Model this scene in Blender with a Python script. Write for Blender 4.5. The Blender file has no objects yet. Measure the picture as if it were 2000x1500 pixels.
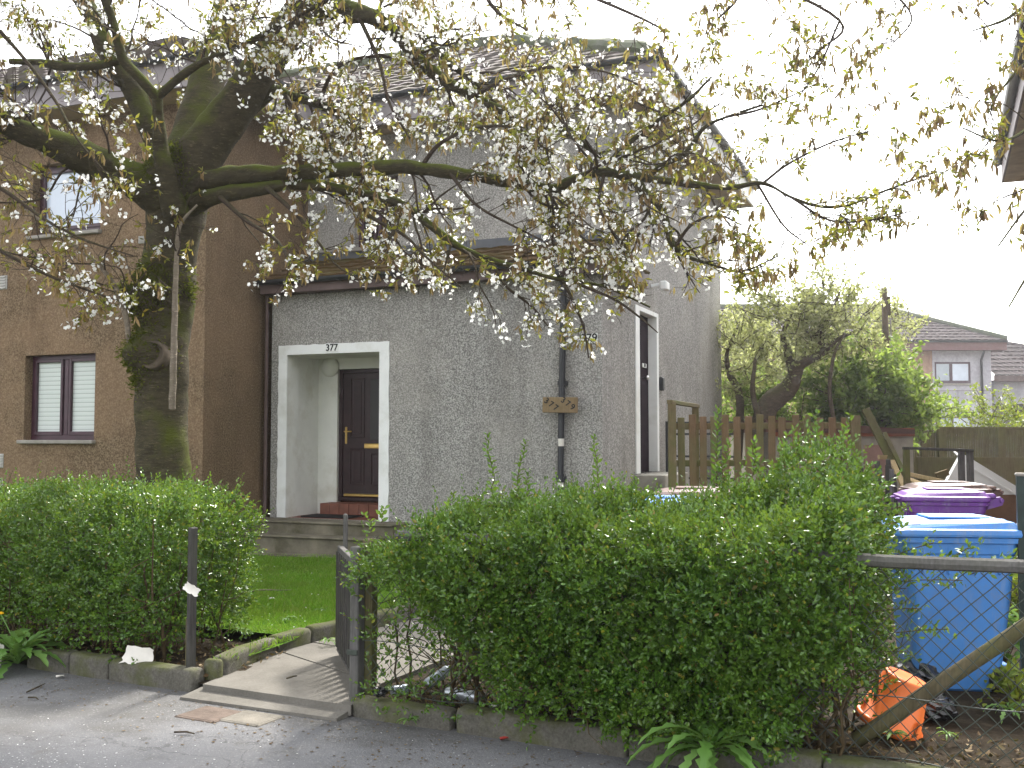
import bpy, math, random
import numpy as np
from mathutils import Vector, Matrix
from mathutils.geometry import tessellate_polygon

S = bpy.context.scene
R = math.radians
# ------------------------------------------------------------------ camera
F, H, PITCH = 2000.0, 1.6, R(3.0)
cam_d = bpy.data.cameras.new("camera"); cam = bpy.data.objects.new("camera", cam_d)
S.collection.objects.link(cam); S.camera = cam
cam.location = (0, 0, H); cam.rotation_euler = (R(90) + PITCH, 0, 0)
cam_d.sensor_width = 36; cam_d.lens = 36 * F / 2000; cam_d.clip_end = 2000; cam_d.clip_start = .05
# ------------------------------------------------------------------ sky, sun, exposure
SUN_EL, SUN_AZ = R(50), R(24)          # azimuth measured from +Y towards +X
S.world = bpy.data.worlds.new("World"); S.world.use_nodes = True
wn = S.world.node_tree; bg = wn.nodes["Background"]
sky = wn.nodes.new("ShaderNodeTexSky"); sky.sky_type = 'NISHITA'; sky.sun_disc = False
sky.sun_elevation = SUN_EL; sky.sun_rotation = SUN_AZ
sky.air_density = 1.0; sky.dust_density = 3.0; sky.ozone_density = 1.0
hz = wn.nodes.new('ShaderNodeHueSaturation'); hz.inputs['Saturation'].default_value = .15      # thin white haze over the whole sky
wn.links.new(sky.outputs[0], hz.inputs['Color']); wn.links.new(hz.outputs[0], bg.inputs[0]); bg.inputs[1].default_value = .15
sun_d = bpy.data.lights.new("sun", 'SUN'); sun = bpy.data.objects.new("sun", sun_d)
S.collection.objects.link(sun)
sun_d.energy = 1.75; sun_d.angle = R(8.0); sun_d.color = (1, .95, .87)
sv = Vector((math.sin(SUN_AZ) * math.cos(SUN_EL), math.cos(SUN_AZ) * math.cos(SUN_EL), math.sin(SUN_EL)))
sun.rotation_euler = sv.to_track_quat('Z', 'Y').to_euler()
S.view_settings.view_transform = 'Standard'; S.view_settings.look = 'None'
S.view_settings.gamma = 1; S.view_settings.exposure = 2.2

# ------------------------------------------------------------------ picture geometry helpers
FW = Vector((0, math.cos(PITCH), math.sin(PITCH))); UP = Vector((0, -math.sin(PITCH), math.cos(PITCH)))
def ray(px, py):
    return FW + Vector((1, 0, 0)) * ((px - 1000) / F) + UP * ((750 - py) / F)
def P(px, py, Y):
    d = ray(px, py); return Vector((0, 0, H)) + d * (Y / d.y)
def G(px, py, h=0):
    d = ray(px, py); return Vector((0, 0, H)) + d * ((h - H) / d.z)
def proj(p):
    v = Vector(p) - Vector((0, 0, H)); z = v.dot(FW)
    return 1000 + F * v.x / z, 750 - F * v.dot(UP) / z
# house frame: u to the right along the front, w backwards
HA = R(22.8); O = Vector((1.06, 12.06, 0))
RU = Vector((math.cos(HA), -math.sin(HA), 0)); RW = Vector((math.sin(HA), math.cos(HA), 0))
def HW(u, w, z): return O + RU * u + RW * w + Vector((0, 0, z))
def onfront(px, py, w):
    d = ray(px, py); o = Vector((0, 0, H)) - O; t = (w - o.dot(RW)) / d.dot(RW); p = o + d * t
    return p.dot(RU), p.z
def onside(px, py, u):
    d = ray(px, py); o = Vector((0, 0, H)) - O; t = (u - o.dot(RU)) / d.dot(RU); p = o + d * t
    return p.dot(RW), p.z
# street frame: s along the edging kerb to the right, n towards the house
SA = R(27); SO = Vector((0, 5.5, 0))
KS = Vector((math.cos(SA), -math.sin(SA), 0)); KN = Vector((math.sin(SA), math.cos(SA), 0))
def ST(s, n, z=0): return SO + KS * s + KN * n + Vector((0, 0, z))
def s_at(px, n=0):
    x = (px - 1000) / F; o = SO + KN * n
    return (x * o.y - o.x) / (KS.x - x * KS.y)

# ------------------------------------------------------------------ object helpers
COL = S.collection
def link_mesh(name, me, mat, parent=None, smooth=False):
    o = bpy.data.objects.new(name, me); COL.objects.link(o)
    if mat is not None: me.materials.append(mat)
    if smooth: me.polygons.foreach_set("use_smooth", [True] * len(me.polygons))
    if parent is not None: o.parent = parent
    return o
def local(parent, vs):
    m = parent.matrix_basis.inverted(); 
    a = np.array(m); v = np.asarray(vs, float)
    return v @ a[:3, :3].T + a[:3, 3]
class MB:
    def __init__(s): s.v = []; s.f = []
    def add(s, vs, fs):
        n = len(s.v); s.v += [tuple(v) for v in vs]; s.f += [tuple(i + n for i in f) for f in fs]
    def quad(s, a, b, c, d): s.add([a, b, c, d], [(0, 1, 2, 3)])
    def box(s, c, size, ax=None, bev=0):
        """box centred at c, size along the axes ax (3 vectors)"""
        ax = ax or (Vector((1, 0, 0)), Vector((0, 1, 0)), Vector((0, 0, 1)))
        c = Vector(c); h = [x / 2 for x in size]
        if bev <= 0:
            vs = [c + ax[0] * h[0] * i + ax[1] * h[1] * j + ax[2] * h[2] * k for i in (-1, 1) for j in (-1, 1) for k in (-1, 1)]
            s.add(vs, [(0, 1, 3, 2), (4, 6, 7, 5), (0, 4, 5, 1), (2, 3, 7, 6), (0, 2, 6, 4), (1, 5, 7, 3)]); return
        b = min(bev, min(h) * .9)
        vs = []; idx = {}
        for i in (-1, 1):
            for j in (-1, 1):
                for k in (-1, 1):
                    for a in range(3):
                        e = [h[0] - b, h[1] - b, h[2] - b]; e[a] = h[a]
                        idx[(i, j, k, a)] = len(vs)
                        vs.append(c + ax[0] * e[0] * i + ax[1] * e[1] * j + ax[2] * e[2] * k)
        fs = []
        for a in range(3):
            b1, c1 = [(1, 2), (2, 0), (0, 1)][a]
            for sg in (-1, 1):
                q = []
                for (p, r) in ((-1, -1), (1, -1), (1, 1), (-1, 1)):
                    t = [0, 0, 0]; t[a] = sg; t[b1] = p; t[c1] = r; q.append(idx[(t[0], t[1], t[2], a)])
                fs.append(q if sg > 0 else q[::-1])
        for a in range(3):
            b1, c1 = [(1, 2), (2, 0), (0, 1)][a]
            for p in (-1, 1):
                for r in (-1, 1):
                    t0 = [0, 0, 0]; t1 = [0, 0, 0]; t0[a] = -1; t1[a] = 1
                    for t in (t0, t1): t[b1] = p; t[c1] = r
                    q = [idx[(*t0, b1)], idx[(*t1, b1)], idx[(*t1, c1)], idx[(*t0, c1)]]
                    fs.append(q)
        for i in (-1, 1):
            for j in (-1, 1):
                for k in (-1, 1): fs.append([idx[(i, j, k, 0)], idx[(i, j, k, 1)], idx[(i, j, k, 2)]])
        s.add(vs, fs)
    def bx(s, x0, x1, y0, y1, z0, z1, bev=0):
        s.box(((x0 + x1) / 2, (y0 + y1) / 2, (z0 + z1) / 2), (x1 - x0, y1 - y0, z1 - z0), None, bev)
    def bar(s, a, b, w, d, upv=(0, 0, 1), bev=.004):
        a = Vector(a); b = Vector(b); x = (b - a); L = x.length; x.normalize()
        y = Vector(upv).cross(x)
        if y.length < 1e-4: y = Vector((1, 0, 0))
        y.normalize(); z = x.cross(y)
        s.box((a + b) / 2, (L, w, d), (x, y, z), bev)
    def tube(s, pts, rad, n=8, cap=True, wob=0):
        v, f = tube_np(pts, rad, n, wob); s.add(v, f.tolist())
        if cap:
            k = len(s.v) - len(v); m = len(v) // n
            s.f.append(tuple(k + i for i in range(n))[::-1]); s.f.append(tuple(k + (m - 1) * n + i for i in range(n)))
    def prism(s, poly, d):
        """poly: list of Vectors, extruded by vector d"""
        n = len(poly); vs = [Vector(p) for p in poly] + [Vector(p) + Vector(d) for p in poly]
        s.add(vs, [tuple(range(n))[::-1], tuple(range(n, 2 * n))] + [(i, (i + 1) % n, (i + 1) % n + n, i + n) for i in range(n)])
    def lathe(s, prof, n=24, M=None):
        vs = []; fs = []
        for r, z in prof:
            for i in range(n):
                a = 2 * math.pi * i / n; vs.append(Vector((r * math.cos(a), r * math.sin(a), z)))
        if M is not None: vs = [M @ v for v in vs]
        for j in range(len(prof) - 1):
            for i in range(n):
                fs.append((j * n + i, j * n + (i + 1) % n, (j + 1) * n + (i + 1) % n, (j + 1) * n + i))
        fs.append(tuple(range(n))[::-1]); fs.append(tuple(range((len(prof) - 1) * n, len(prof) * n)))
        s.add(vs, fs)
    def build(s, name, mat, parent=None, smooth=False, world=False):
        v = s.v
        if world and parent is not None: v = [tuple(x) for x in local(parent, v)]
        me = bpy.data.meshes.new(name); me.from_pydata([tuple(x) for x in v], [], s.f); me.update()
        return link_mesh(name, me, mat, parent, smooth)
def tube_np(pts, rad, n=6, wob=0):
    p = np.array([tuple(q) for q in pts], float); m = len(p)
    r = np.broadcast_to(np.asarray(rad, float), (m,))
    t = np.gradient(p, axis=0); t /= np.linalg.norm(t, axis=1)[:, None] + 1e-9
    ref = np.array([0.31, .93, .2]) if abs(t[0][2]) > .8 else np.array([0, 0, 1.])
    x = np.empty_like(p); 
    x0 = np.cross(ref, t[0]); x0 /= np.linalg.norm(x0) + 1e-9
    for i in range(m):
        x0 = x0 - t[i] * x0.dot(t[i]); x0 = x0 / (np.linalg.norm(x0) + 1e-9); x[i] = x0
    y = np.cross(t, x); a = np.arange(n) * 2 * np.pi / n
    rr = r[:, None] * np.ones(n)
    if wob: rr = rr * (1 + wob * np.sin(np.arange(m)[:, None] * .9 + 3 * a) + wob * .7 * np.sin(np.arange(m)[:, None] * 1.7 + 2 * a + 1))
    v = p[:, None, :] + rr[..., None] * (x[:, None, :] * np.cos(a)[None, :, None] + y[:, None, :] * np.sin(a)[None, :, None])
    i = np.arange(m - 1)[:, None] * n; j = np.arange(n)[None, :]; k = (j + 1) % n
    f = np.stack([i + j, i + k, i + n + k, i + n + j], -1).reshape(-1, 4)
    return v.reshape(-1, 3), f
def np_mesh(name, v, f, mat, parent=None, smooth=False, world=True):
    """v (N,3), f (M,k) arrays"""
    if world and parent is not None: v = local(parent, v)
    v = np.ascontiguousarray(v, np.float32); f = np.ascontiguousarray(f, np.int32); k = f.shape[1]
    me = bpy.data.meshes.new(name); me.vertices.add(len(v)); me.vertices.foreach_set("co", v.ravel())
    me.loops.add(f.size); me.loops.foreach_set("vertex_index", f.ravel())
    me.polygons.add(len(f)); me.polygons.foreach_set("loop_start", np.arange(0, f.size, k, dtype=np.int32))
    me.update(calc_edges=True); me.validate()
    return link_mesh(name, me, mat, parent, smooth)
def cat(parts):
    vs = []; fs = []; n = 0
    for v, f in parts: vs.append(v); fs.append(f + n); n += len(v)
    return np.concatenate(vs), np.concatenate(fs)
def thing(name, label, cat_, loc=(0, 0, 0), rotz=0, group=None, rot=None):
    o = bpy.data.objects.new(name, None); COL.objects.link(o)
    o.matrix_basis = Matrix.Translation(Vector(loc)) @ (rot.to_4x4() if rot is not None else Matrix.Rotation(rotz, 4, 'Z'))
    o.empty_display_size = .1
    o['label'] = label; o['category'] = cat_
    if group: o['group'] = group
    return o
def tag(o, label, cat_, group=None, kind=None):
    o['label'] = label; o['category'] = cat_
    if group: o['group'] = group
    if kind: o['kind'] = kind
    return o
def struct(o): o['kind'] = 'structure'; return o
def text_mesh(name, body, size, mat, parent, M, extr=.003):
    c = bpy.data.curves.new(name, 'FONT'); c.body = body; c.size = size; c.extrude = extr
    c.align_x = 'CENTER'; c.align_y = 'CENTER'; c.offset = size * .018
    t = bpy.data.objects.new("tmp", c); COL.objects.link(t)
    dg = bpy.context.evaluated_depsgraph_get(); me = bpy.data.meshes.new_from_object(t.evaluated_get(dg))
    bpy.data.objects.remove(t); me.name = name; me.transform(M)
    return link_mesh(name, me, mat, parent)

# ------------------------------------------------------------------ materials
class NT:
    def __init__(s, name):
        s.m = bpy.data.materials.new(name); s.m.use_nodes = True; s.t = s.m.node_tree; s.b = s.t.nodes["Principled BSDF"]
        s.out = s.t.nodes["Material Output"]; s.co = None
    def n(s, ty, **kw):
        x = s.t.nodes.new("ShaderNode" + ty)
        for k, v in kw.items():
            if k.startswith("i_"): x.inputs[int(k[2:]) if k[2:].isdigit() else k[2:].replace("_", " ")].default_value = v
            else: setattr(x, k, v)
        return x
    def l(s, a, b): s.t.links.new(a, b)
    def coord(s, scale=(1, 1, 1)):
        tc = s.n("TexCoord"); mp = s.n("Mapping"); mp.inputs[3].default_value = scale; mp.inputs[1].default_value = (.37, .53, .71)
        s.l(tc.outputs["Object"], mp.inputs[0]); return mp.outputs[0]
    def noise(s, scale, detail=3, rough=.5, co=None, sc=(1, 1, 1)):
        x = s.n("TexNoise"); x.inputs["Scale"].default_value = scale; x.inputs["Detail"].default_value = detail; x.inputs["Roughness"].default_value = rough
        s.l(co if co is not None else s.coord(sc), x.inputs["Vector"]); return x.outputs[0]
    def ramp(s, fac, stops, interp='LINEAR'):
        x = s.n("ValToRGB"); x.color_ramp.interpolation = interp; e = x.color_ramp.elements
        while len(e) > 1: e.remove(e[-1])
        e[0].position = stops[0][0]; e[0].color = (*stops[0][1], 1)
        for p, c in stops[1:]:
            q = e.new(p); q.color = (*c, 1)
        s.l(fac, x.inputs[0]); return x.outputs[0]
    def mix(s, fac, a, b, mode='MIX'):
        x = s.n("Mix", data_type='RGBA', blend_type=mode)
        for i, v in ((0, fac), (6, a), (7, b)):
            if isinstance(v, (int, float)): x.inputs[i].default_value = v
            elif isinstance(v, tuple): x.inputs[i].default_value = (*v, 1)
            else: s.l(v, x.inputs[i])
        return x.outputs[2]
    def math(s, op, a, b=0):
        x = s.n("Math", operation=op)
        for i, v in ((0, a), (1, b)):
            if isinstance(v, (int, float)): x.inputs[i].default_value = v
            else: s.l(v, x.inputs[i])
        return x.outputs[0]
    def bump(s, h, strength=.5, dist=.01):
        x = s.n("Bump"); x.inputs["Strength"].default_value = strength; x.inputs["Distance"].default_value = dist
        s.l(h, x.inputs["Height"]); s.l(x.outputs[0], s.b.inputs["Normal"])
    def base(s, c, rough=.8, spec=.3, metal=0):
        if isinstance(c, tuple): s.b.inputs["Base Color"].default_value = (*c, 1)
        else: s.l(c, s.b.inputs["Base Color"])
        s.b.inputs["Roughness"].default_value = rough; s.b.inputs["Specular IOR Level"].default_value = spec; s.b.inputs["Metallic"].default_value = metal
        return s.m
def stops(*a): return list(a)
def harl(name, cols, scale, tint):
    t = NT(name); n1 = t.noise(scale, 2.5, .62); n2 = t.noise(1.3, 4, .6); n3 = t.noise(7, 3, .6, sc=(1, 1, .25))
    c = t.ramp(n1, cols)
    c = t.mix(t.ramp(n2, [(.35, (0, 0, 0)), (.7, (1, 1, 1))]), c, t.mix(.34, c, tint))
    n5 = t.noise(3.1, 5, .7, sc=(1, 1, .12)); n6 = t.noise(.7, 5, .65)          # rain streaks, patchy weathering
    c = t.mix(t.math('MULTIPLY', t.ramp(n5, [(.50, (0, 0, 0)), (.66, (1, 1, 1))]), .30), c, tuple(x * .45 for x in tint))
    c = t.mix(t.math('MULTIPLY', t.ramp(n6, [(.48, (0, 0, 0)), (.58, (1, 1, 1))]), .18), c, tuple(min(1, x * 1.9) for x in tint))
    c = t.mix(t.math('MULTIPLY', t.ramp(n3, [(.45, (0, 0, 0)), (.75, (1, 1, 1))]), .28), c, t.mix(.5, c, tuple(x * .5 for x in tint)))
    t.bump(n1, .6, .012); return t.base(c, .95, .1)
M = {}
M['harl_grey'] = harl('harl_grey', [(.32, (.12, .117, .11)), (.45, (.235, .228, .215)), (.55, (.37, .358, .335)), (.68, (.53, .515, .48))], 58, (.30, .28, .25))
M['harl_brown'] = harl('harl_brown', [(.34, (.082, .056, .034)), (.5, (.150, .108, .066)), (.66, (.265, .20, .13))], 48, (.2, .13, .08))
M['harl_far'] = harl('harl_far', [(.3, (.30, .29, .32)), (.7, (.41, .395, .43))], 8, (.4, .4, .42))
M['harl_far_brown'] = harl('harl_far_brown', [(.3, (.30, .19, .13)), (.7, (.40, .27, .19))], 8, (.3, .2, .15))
def plain(name, c, rough=.7, spec=.3, var=.15, scale=6, bmp=0, metal=0, dirt=None, bscale=40):
    t = NT(name); n = t.noise(scale, 5, .6)
    d = tuple(x * (1 - var) for x in c); e = tuple(min(1, x * (1 + var)) for x in c)
    col = t.ramp(n, [(.3, d), (.7, e)])
    if dirt:
        n2 = t.noise(scale * .6, 6, .65); col = t.mix(t.ramp(n2, [(.5, (0, 0, 0)), (.72, (1, 1, 1))]), col, dirt)
    if bmp: t.bump(t.noise(bscale, 4, .6), bmp, .01)
    return t.base(col, rough, spec, metal)
M['white'] = plain('white_paint', (.80, .81, .79), .6, .3, .05, 3, .15, 0, (.62, .62, .57))
M['white_dirty'] = plain('white_paint_worn', (.72, .72, .67), .7, .25, .06, 3, .1, 0, (.55, .53, .45))
M['door'] = plain('door_stain', (.028, .012, .014), .35, .45, .3, 12)
M['frame'] = plain('window_stain', (.045, .016, .026), .38, .5, .25, 10)
M['brass'] = plain('brass', (.75, .52, .18), .3, .5, .1, 20, 0, 1)
M['steel'] = plain('steel', (.6, .6, .6), .35, .5, .1, 20, 0, 1)
M['sill'] = plain('stone_sill', (.27, .25, .22), .85, .2, .2, 8, .2)
M['fascia'] = plain('fascia_stain', (.11, .075, .068), .6, .3, .25, 5)
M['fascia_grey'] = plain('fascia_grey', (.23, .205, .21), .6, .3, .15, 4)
M['fascia_flare'] = plain('fascia_flare', (.52, .51, .49), .6, .3, .1, 4, 0, 0, (.4, .4, .34))  # side boards: whitening by lens flare is put into this colour
M['soffit'] = plain('soffit', (.30, .22, .13), .7, .2, .25, 4)
M['black_pvc'] = plain('black_pvc', (.018, .02, .024), .4, .5, .3, 9)
M['concrete'] = plain('concrete', (.30, .285, .25), .9, .2, .25, 5, .35, 0, (.13, .12, .08))
M['clay'] = plain('clay_tile', (.19, .075, .05), .65, .3, .2, 8)
M['rubber'] = plain('rubber_mat', (.02, .02, .02), .8, .2, .2, 20)
M['render_white'] = plain('render_white', (.88, .88, .88), .7, .2, .05, 2)
M['render_brown'] = plain('render_brown', (.21, .12, .075), .85, .1, .15, 6, .2)
M['ink'] = plain('black_numeral', (.015, .015, .015), .5, .3, .1, 10)
M['plate'] = plain('enamel_plate', (.78, .79, .76), .4, .4, .03, 9)
M['orange'] = plain('orange_plastic', (.78, .17, .03), .42, .4, .12, 6, 0, 0, (.5, .12, .03))
M['paper'] = plain('paper', (.66, .63, .57), .8, .2, .08, 9)
M['can'] = plain('can_metal', (.55, .58, .62), .3, .5, .2, 30, 0, .7)
M['board'] = plain('asbestos_board', (.35, .32, .27), .85, .2, .15, 6)
M['pole'] = plain('pole_wood', (.085, .065, .045), .9, .1, .25, 5, .3)
M['foil'] = plain('vent_plastic', (.42, .41, .38), .6, .3, .1, 6)
def wood(name, c, c2, green=(.10, .12, .04), amt=.5, sc=(1, 1, 1)):
    t = NT(name); co = t.coord(sc); n = t.noise(9, 6, .65, co); n2 = t.noise(2.5, 4, .6)
    n3 = t.n("TexNoise"); t.l(t.coord((26 * sc[0], 26 * sc[1], 2.0 * sc[2])), n3.inputs["Vector"]); n3.inputs["Scale"].default_value = 3; n3.inputs["Detail"].default_value = 4
    col = t.ramp(n3.outputs[0], [(.3, c), (.7, c2)]); col = t.mix(.35, col, t.ramp(n, [(.3, tuple(x * .5 for x in c)), (.7, c2)]))
    g = t.math('MULTIPLY', t.ramp(n2, [(.4, (0, 0, 0)), (.68, (1, 1, 1))]), amt); col = t.mix(g, col, green)
    t.bump(n3.outputs[0], .35, .004); return t.base(col, .85, .15)
M['picket'] = wood('picket_wood', (.13, .078, .04), (.22, .14, .078), (.12, .115, .05), .65)
M['picket_green'] = wood('post_wood', (.13, .10, .05), (.2, .155, .085), (.10, .12, .035), .75)
M['grey_wood'] = wood('weathered_wood', (.065, .06, .06), (.15, .145, .14), (.08, .085, .05), .3)
M['dark_wood'] = wood('dark_wood', (.035, .033, .032), (.08, .075, .07), (.06, .07, .04), .3)
M['moss_wood'] = wood('mossy_wood', (.075, .062, .036), (.15, .125, .075), (.10, .115, .03), .75)
M['new_wood'] = wood('pale_timber', (.33, .24, .12), (.5, .38, .22), (.3, .26, .12), .3)
M['fence_far'] = wood('slat_wood', (.09, .075, .04), (.16, .14, .075), (.12, .13, .05), .6)
M['sign_wood'] = wood('sign_wood', (.19, .13, .07), (.29, .21, .12), (.2, .16, .09), .4)
M['wire'] = plain('wire', (.035, .045, .035), .55, .4, .2, 30)
M['green_post'] = plain('painted_post', (.015, .03, .026), .5, .4, .3, 8)
def plastic(name, c, rough=.38):
    t = NT(name); n = t.noise(4, 5, .6); n2 = t.noise(14, 5, .7)
    col = t.ramp(n, [(.3, tuple(x * .82 for x in c)), (.7, c)])
    col = t.mix(t.math('MULTIPLY', t.ramp(n2, [(.52, (0, 0, 0)), (.72, (1, 1, 1))]), .5), col, t.mix(.7, col, (.2, .19, .17)))
    n3 = t.noise(9, 4, .7, sc=(1, 1, .15)); col = t.mix(t.math('MULTIPLY', t.ramp(n3, [(.56, (0, 0, 0)), (.70, (1, 1, 1))]), .35), col, (.30, .32, .34))
    t.bump(t.noise(180, 2, .5), .06, .002); return t.base(col, rough, .45)
M['bin_blue'] = plastic('bin_blue', (.065, .235, .60)); M['bin_purple'] = plastic('bin_purple', (.17, .05, .30)); M['bin_brown'] = plastic('bin_brown', (.15, .085, .07))
def glass(name, c, rough=.05):
    t = NT(name); n = t.noise(1.6, 4, .6); t.bump(t.noise(2.2, 2, .5), .03, .02)
    t.base(t.ramp(n, [(.3, tuple(x * .8 for x in c)), (.7, c)]), rough, .9); return t.m
M['glass_dark'] = glass('glass_dark', (.02, .02, .022)); M['glass_dim'] = glass('glass_dim', (.012, .01, .01), .6)
M['glass_net'] = glass('glass_net', (.55, .62, .72), .15)
M['glass_far'] = glass('glass_far', (.35, .40, .45))
def tiles(name, c1, c2, moss, amt=.5, sc=3):
    t = NT(name); n = t.noise(sc, 5, .65); n2 = t.noise(1.4, 5, .7); n3 = t.noise(30, 3, .6)
    c = t.mix(.5, t.ramp(n, [(.3, c1), (.7, c2)]), t.ramp(n3, [(.3, c1), (.7, c2)]))
    c = t.mix(t.math('MULTIPLY', t.ramp(n2, [(.42, (0, 0, 0)), (.62, (1, 1, 1))]), amt), c, moss)
    t.bump(n3, .4, .006); return t.base(c, .9, .15)
M['tile'] = tiles('roof_tile', (.09, .075, .075), (.17, .14, .14), (.12, .12, .06), .55)
M['tile_porch'] = tiles('porch_tile', (.055, .036, .02), (.14, .085, .038), (.085, .075, .02), .6)
M['tile_far'] = tiles('far_tile', (.028, .021, .023), (.075, .055, .056), (.05, .045, .04), .3, 6)
M['ridge'] = tiles('ridge_moss', (.06, .075, .05), (.12, .12, .09), (.08, .10, .04), .7)
def leafmat(name, cols, trans=.35, rough=.32, spec=.5, tcol=(.35, .42, .04), patch=None):
    t = NT(name); g = t.n("NewGeometry"); col = t.ramp(g.outputs["Random Per Island"], cols)
    if patch is not None:
        pn = t.noise(3.0, 4, .6); col = t.mix(t.math('MULTIPLY', t.ramp(pn, [(.42, (0, 0, 0)), (.62, (1, 1, 1))]), .40), col, t.mix(.65, col, patch))
    t.base(col, rough, spec); tr = t.n("BsdfTranslucent"); t.l(t.mix(.35, col, tcol), tr.inputs[0])
    mx = t.n("MixShader"); mx.inputs[0].default_value = trans
    t.l(t.b.outputs[0], mx.inputs[1]); t.l(tr.outputs[0], mx.inputs[2]); t.l(mx.outputs[0], t.out.inputs[0]); return t.m
M['privet'] = leafmat('privet_leaf', [(0, (.030, .084, .013)), (.5, (.066, .158, .018)), (.93, (.11, .23, .028)), (.972, (.14, .21, .025)), (.985, (.30, .28, .03)), (1, (.16, .09, .035))], .3, .27, .6, (.35, .42, .04), (.13, .20, .02))
M['privet_tip'] = leafmat('privet_tip', [(0, (.05, .13, .015)), (1, (.11, .23, .03))], .4, .27, .6)
M['grass'] = leafmat('grass_blade', [(0, (.11, .27, .018)), (.6, (.18, .38, .028)), (.93, (.25, .44, .05)), (1, (.36, .36, .12))], .35, .5, .3, (.35, .42, .04), (.24, .24, .06))
M['weed'] = leafmat('weed_leaf', [(0, (.10, .22, .04)), (1, (.19, .34, .09))], .35, .42, .4)
M['weed_yellow'] = leafmat('weed_yellow', [(0, (.10, .17, .02)), (1, (.27, .30, .03))], .4, .4, .4)
M['blossom'] = leafmat('blossom_petal', [(0, (.86, .86, .83)), (1, (.95, .95, .93))], .58, .6, .2, (.93, .93, .90))
M['cherry_leaf'] = leafmat('cherry_leaf', [(0, (.10, .11, .015)), (.5, (.21, .20, .025)), (.8, (.27, .21, .03)), (1, (.22, .10, .025))], .5, .4, .4)
M['dry_leaf'] = leafmat('withered_leaf', [(0, (.13, .07, .04)), (.6, (.24, .14, .08)), (1, (.36, .23, .14))], .45, .7, .2)
M['far_leaf'] = leafmat('far_leaf', [(0, (.20, .215, .10)), (.6, (.34, .345, .18)), (1, (.48, .48, .30))], .5, .6, .2)
M['bush_leaf'] = leafmat('bush_leaf', [(0, (.10, .18, .04)), (.6, (.17, .27, .06)), (1, (.27, .34, .11))], .55, .5, .3)
M['moss_tuft'] = leafmat('moss_tuft', [(0, (.035, .045, .008)), (.6, (.075, .085, .012)), (1, (.13, .14, .02))], .25, .8, .1)
M['litter_leaf'] = leafmat('litter_leaf', [(0, (.05, .03, .015)), (.7, (.13, .085, .04)), (1, (.26, .2, .12))], .1, .8, .2)
def bark(name, c1, c2, moss_c=(.085, .085, .012), moss=.9):
    t = NT(name); co = t.coord(); n = t.noise(7, 8, .72, sc=(1, 1, 3)); n2 = t.noise(3.2, 5, .65); n3 = t.noise(34, 5, .75, sc=(.5, .5, 2.0))
    c = t.ramp(n, [(.3, c1), (.7, c2)])
    c = t.mix(t.ramp(n3, [(.56, (0, 0, 0)), (.70, (.75, .75, .75))]), c, tuple(x * 2.3 for x in c2))
    g = t.n("NewGeometry"); sx = t.n("SeparateXYZ"); t.l(g.outputs["Normal"], sx.inputs[0])
    f = t.math('ADD', t.math('MULTIPLY', sx.outputs[2], .33), n2); f = t.ramp(f, [(.50, (0, 0, 0)), (.74, (1, 1, 1))])
    c = t.mix(t.math('MULTIPLY', f, moss), c, moss_c)
    t.bump(t.math('ADD', n, n3), .8, .02); return t.base(c, .93, .15)
M['bark'] = bark('cherry_bark', (.033, .028, .017), (.088, .074, .045), (.075, .088, .012))
M['bark_mossy'] = bark('cherry_bark_mossy', (.028, .024, .014), (.068, .058, .032), (.07, .085, .01), 1.0)
M['twig'] = bark('cherry_twig', (.035, .025, .02), (.075, .055, .042), (.06, .06, .02), .5)
M['sucker'] = bark('sucker_bark', (.16, .13, .10), (.27, .23, .18), (.15, .14, .06), .3)
M['bark_far'] = bark('far_bark', (.07, .055, .04), (.14, .11, .08), (.1, .11, .04), .4)
M['moss'] = plain('moss', (.075, .085, .012), .95, .1, .4, 18, .8)
M['cut_wood'] = plain('cut_wood', (.10, .08, .06), .9, .1, .3, 12, .4)
M['stem'] = plain('hedge_stem', (.075, .055, .03), .9, .1, .3, 12, .3)
M['bud'] = plain('dandelion_flower', (.8, .5, .02), .7, .2, .1, 30)

def asphalt():
    t = NT('asphalt'); n = t.noise(1.1, 6, .6); n2 = t.noise(150, 3, .6); n3 = t.noise(.5, 4, .55, sc=(1, 2, 1))
    c = t.ramp(n, [(.3, (.115, .116, .122)), (.7, (.17, .17, .176))])
    c = t.mix(t.ramp(n2, [(.42, (.0, .0, .0)), (.7, (.6, .6, .6))]), c, (.20, .197, .19))
    c = t.mix(t.math('MULTIPLY', t.ramp(n3, [(.52, (0, 0, 0)), (.62, (1, 1, 1))]), .5), c, (.085, .08, .072))
    n4 = t.noise(5, 6, .7); c = t.mix(t.math('MULTIPLY', t.ramp(n4, [(.55, (0, 0, 0)), (.75, (1, 1, 1))]), .45), c, (.075, .068, .05))
    v1 = t.n("TexVoronoi", feature='DISTANCE_TO_EDGE'); v1.inputs['Scale'].default_value = .55; wv1 = t.n("VectorMath", operation='ADD')
    nz_ = t.n("TexNoise"); nz_.inputs['Scale'].default_value = 2.2; nz_.inputs['Detail'].default_value = 5; cc_ = t.coord(); t.l(cc_, nz_.inputs['Vector']); t.l(cc_, wv1.inputs[0]); t.l(nz_.outputs[1], wv1.inputs[1]); t.l(wv1.outputs[0], v1.inputs['Vector'])
    c = t.mix(t.math('MULTIPLY', t.ramp(v1.outputs[0], [(.0, (1, 1, 1)), (.006, (0, 0, 0))]), .45), c, (.05, .048, .045))
    n7 = t.noise(75, 2, .5); c = t.mix(t.ramp(n7, [(.60, (0, 0, 0)), (.72, (.6, .6, .6))]), c, (.30, .295, .29))
    t.bump(t.math('ADD', n2, n7), .6, .006); return t.base(c, .95, .12)
M['asphalt'] = asphalt()
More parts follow.
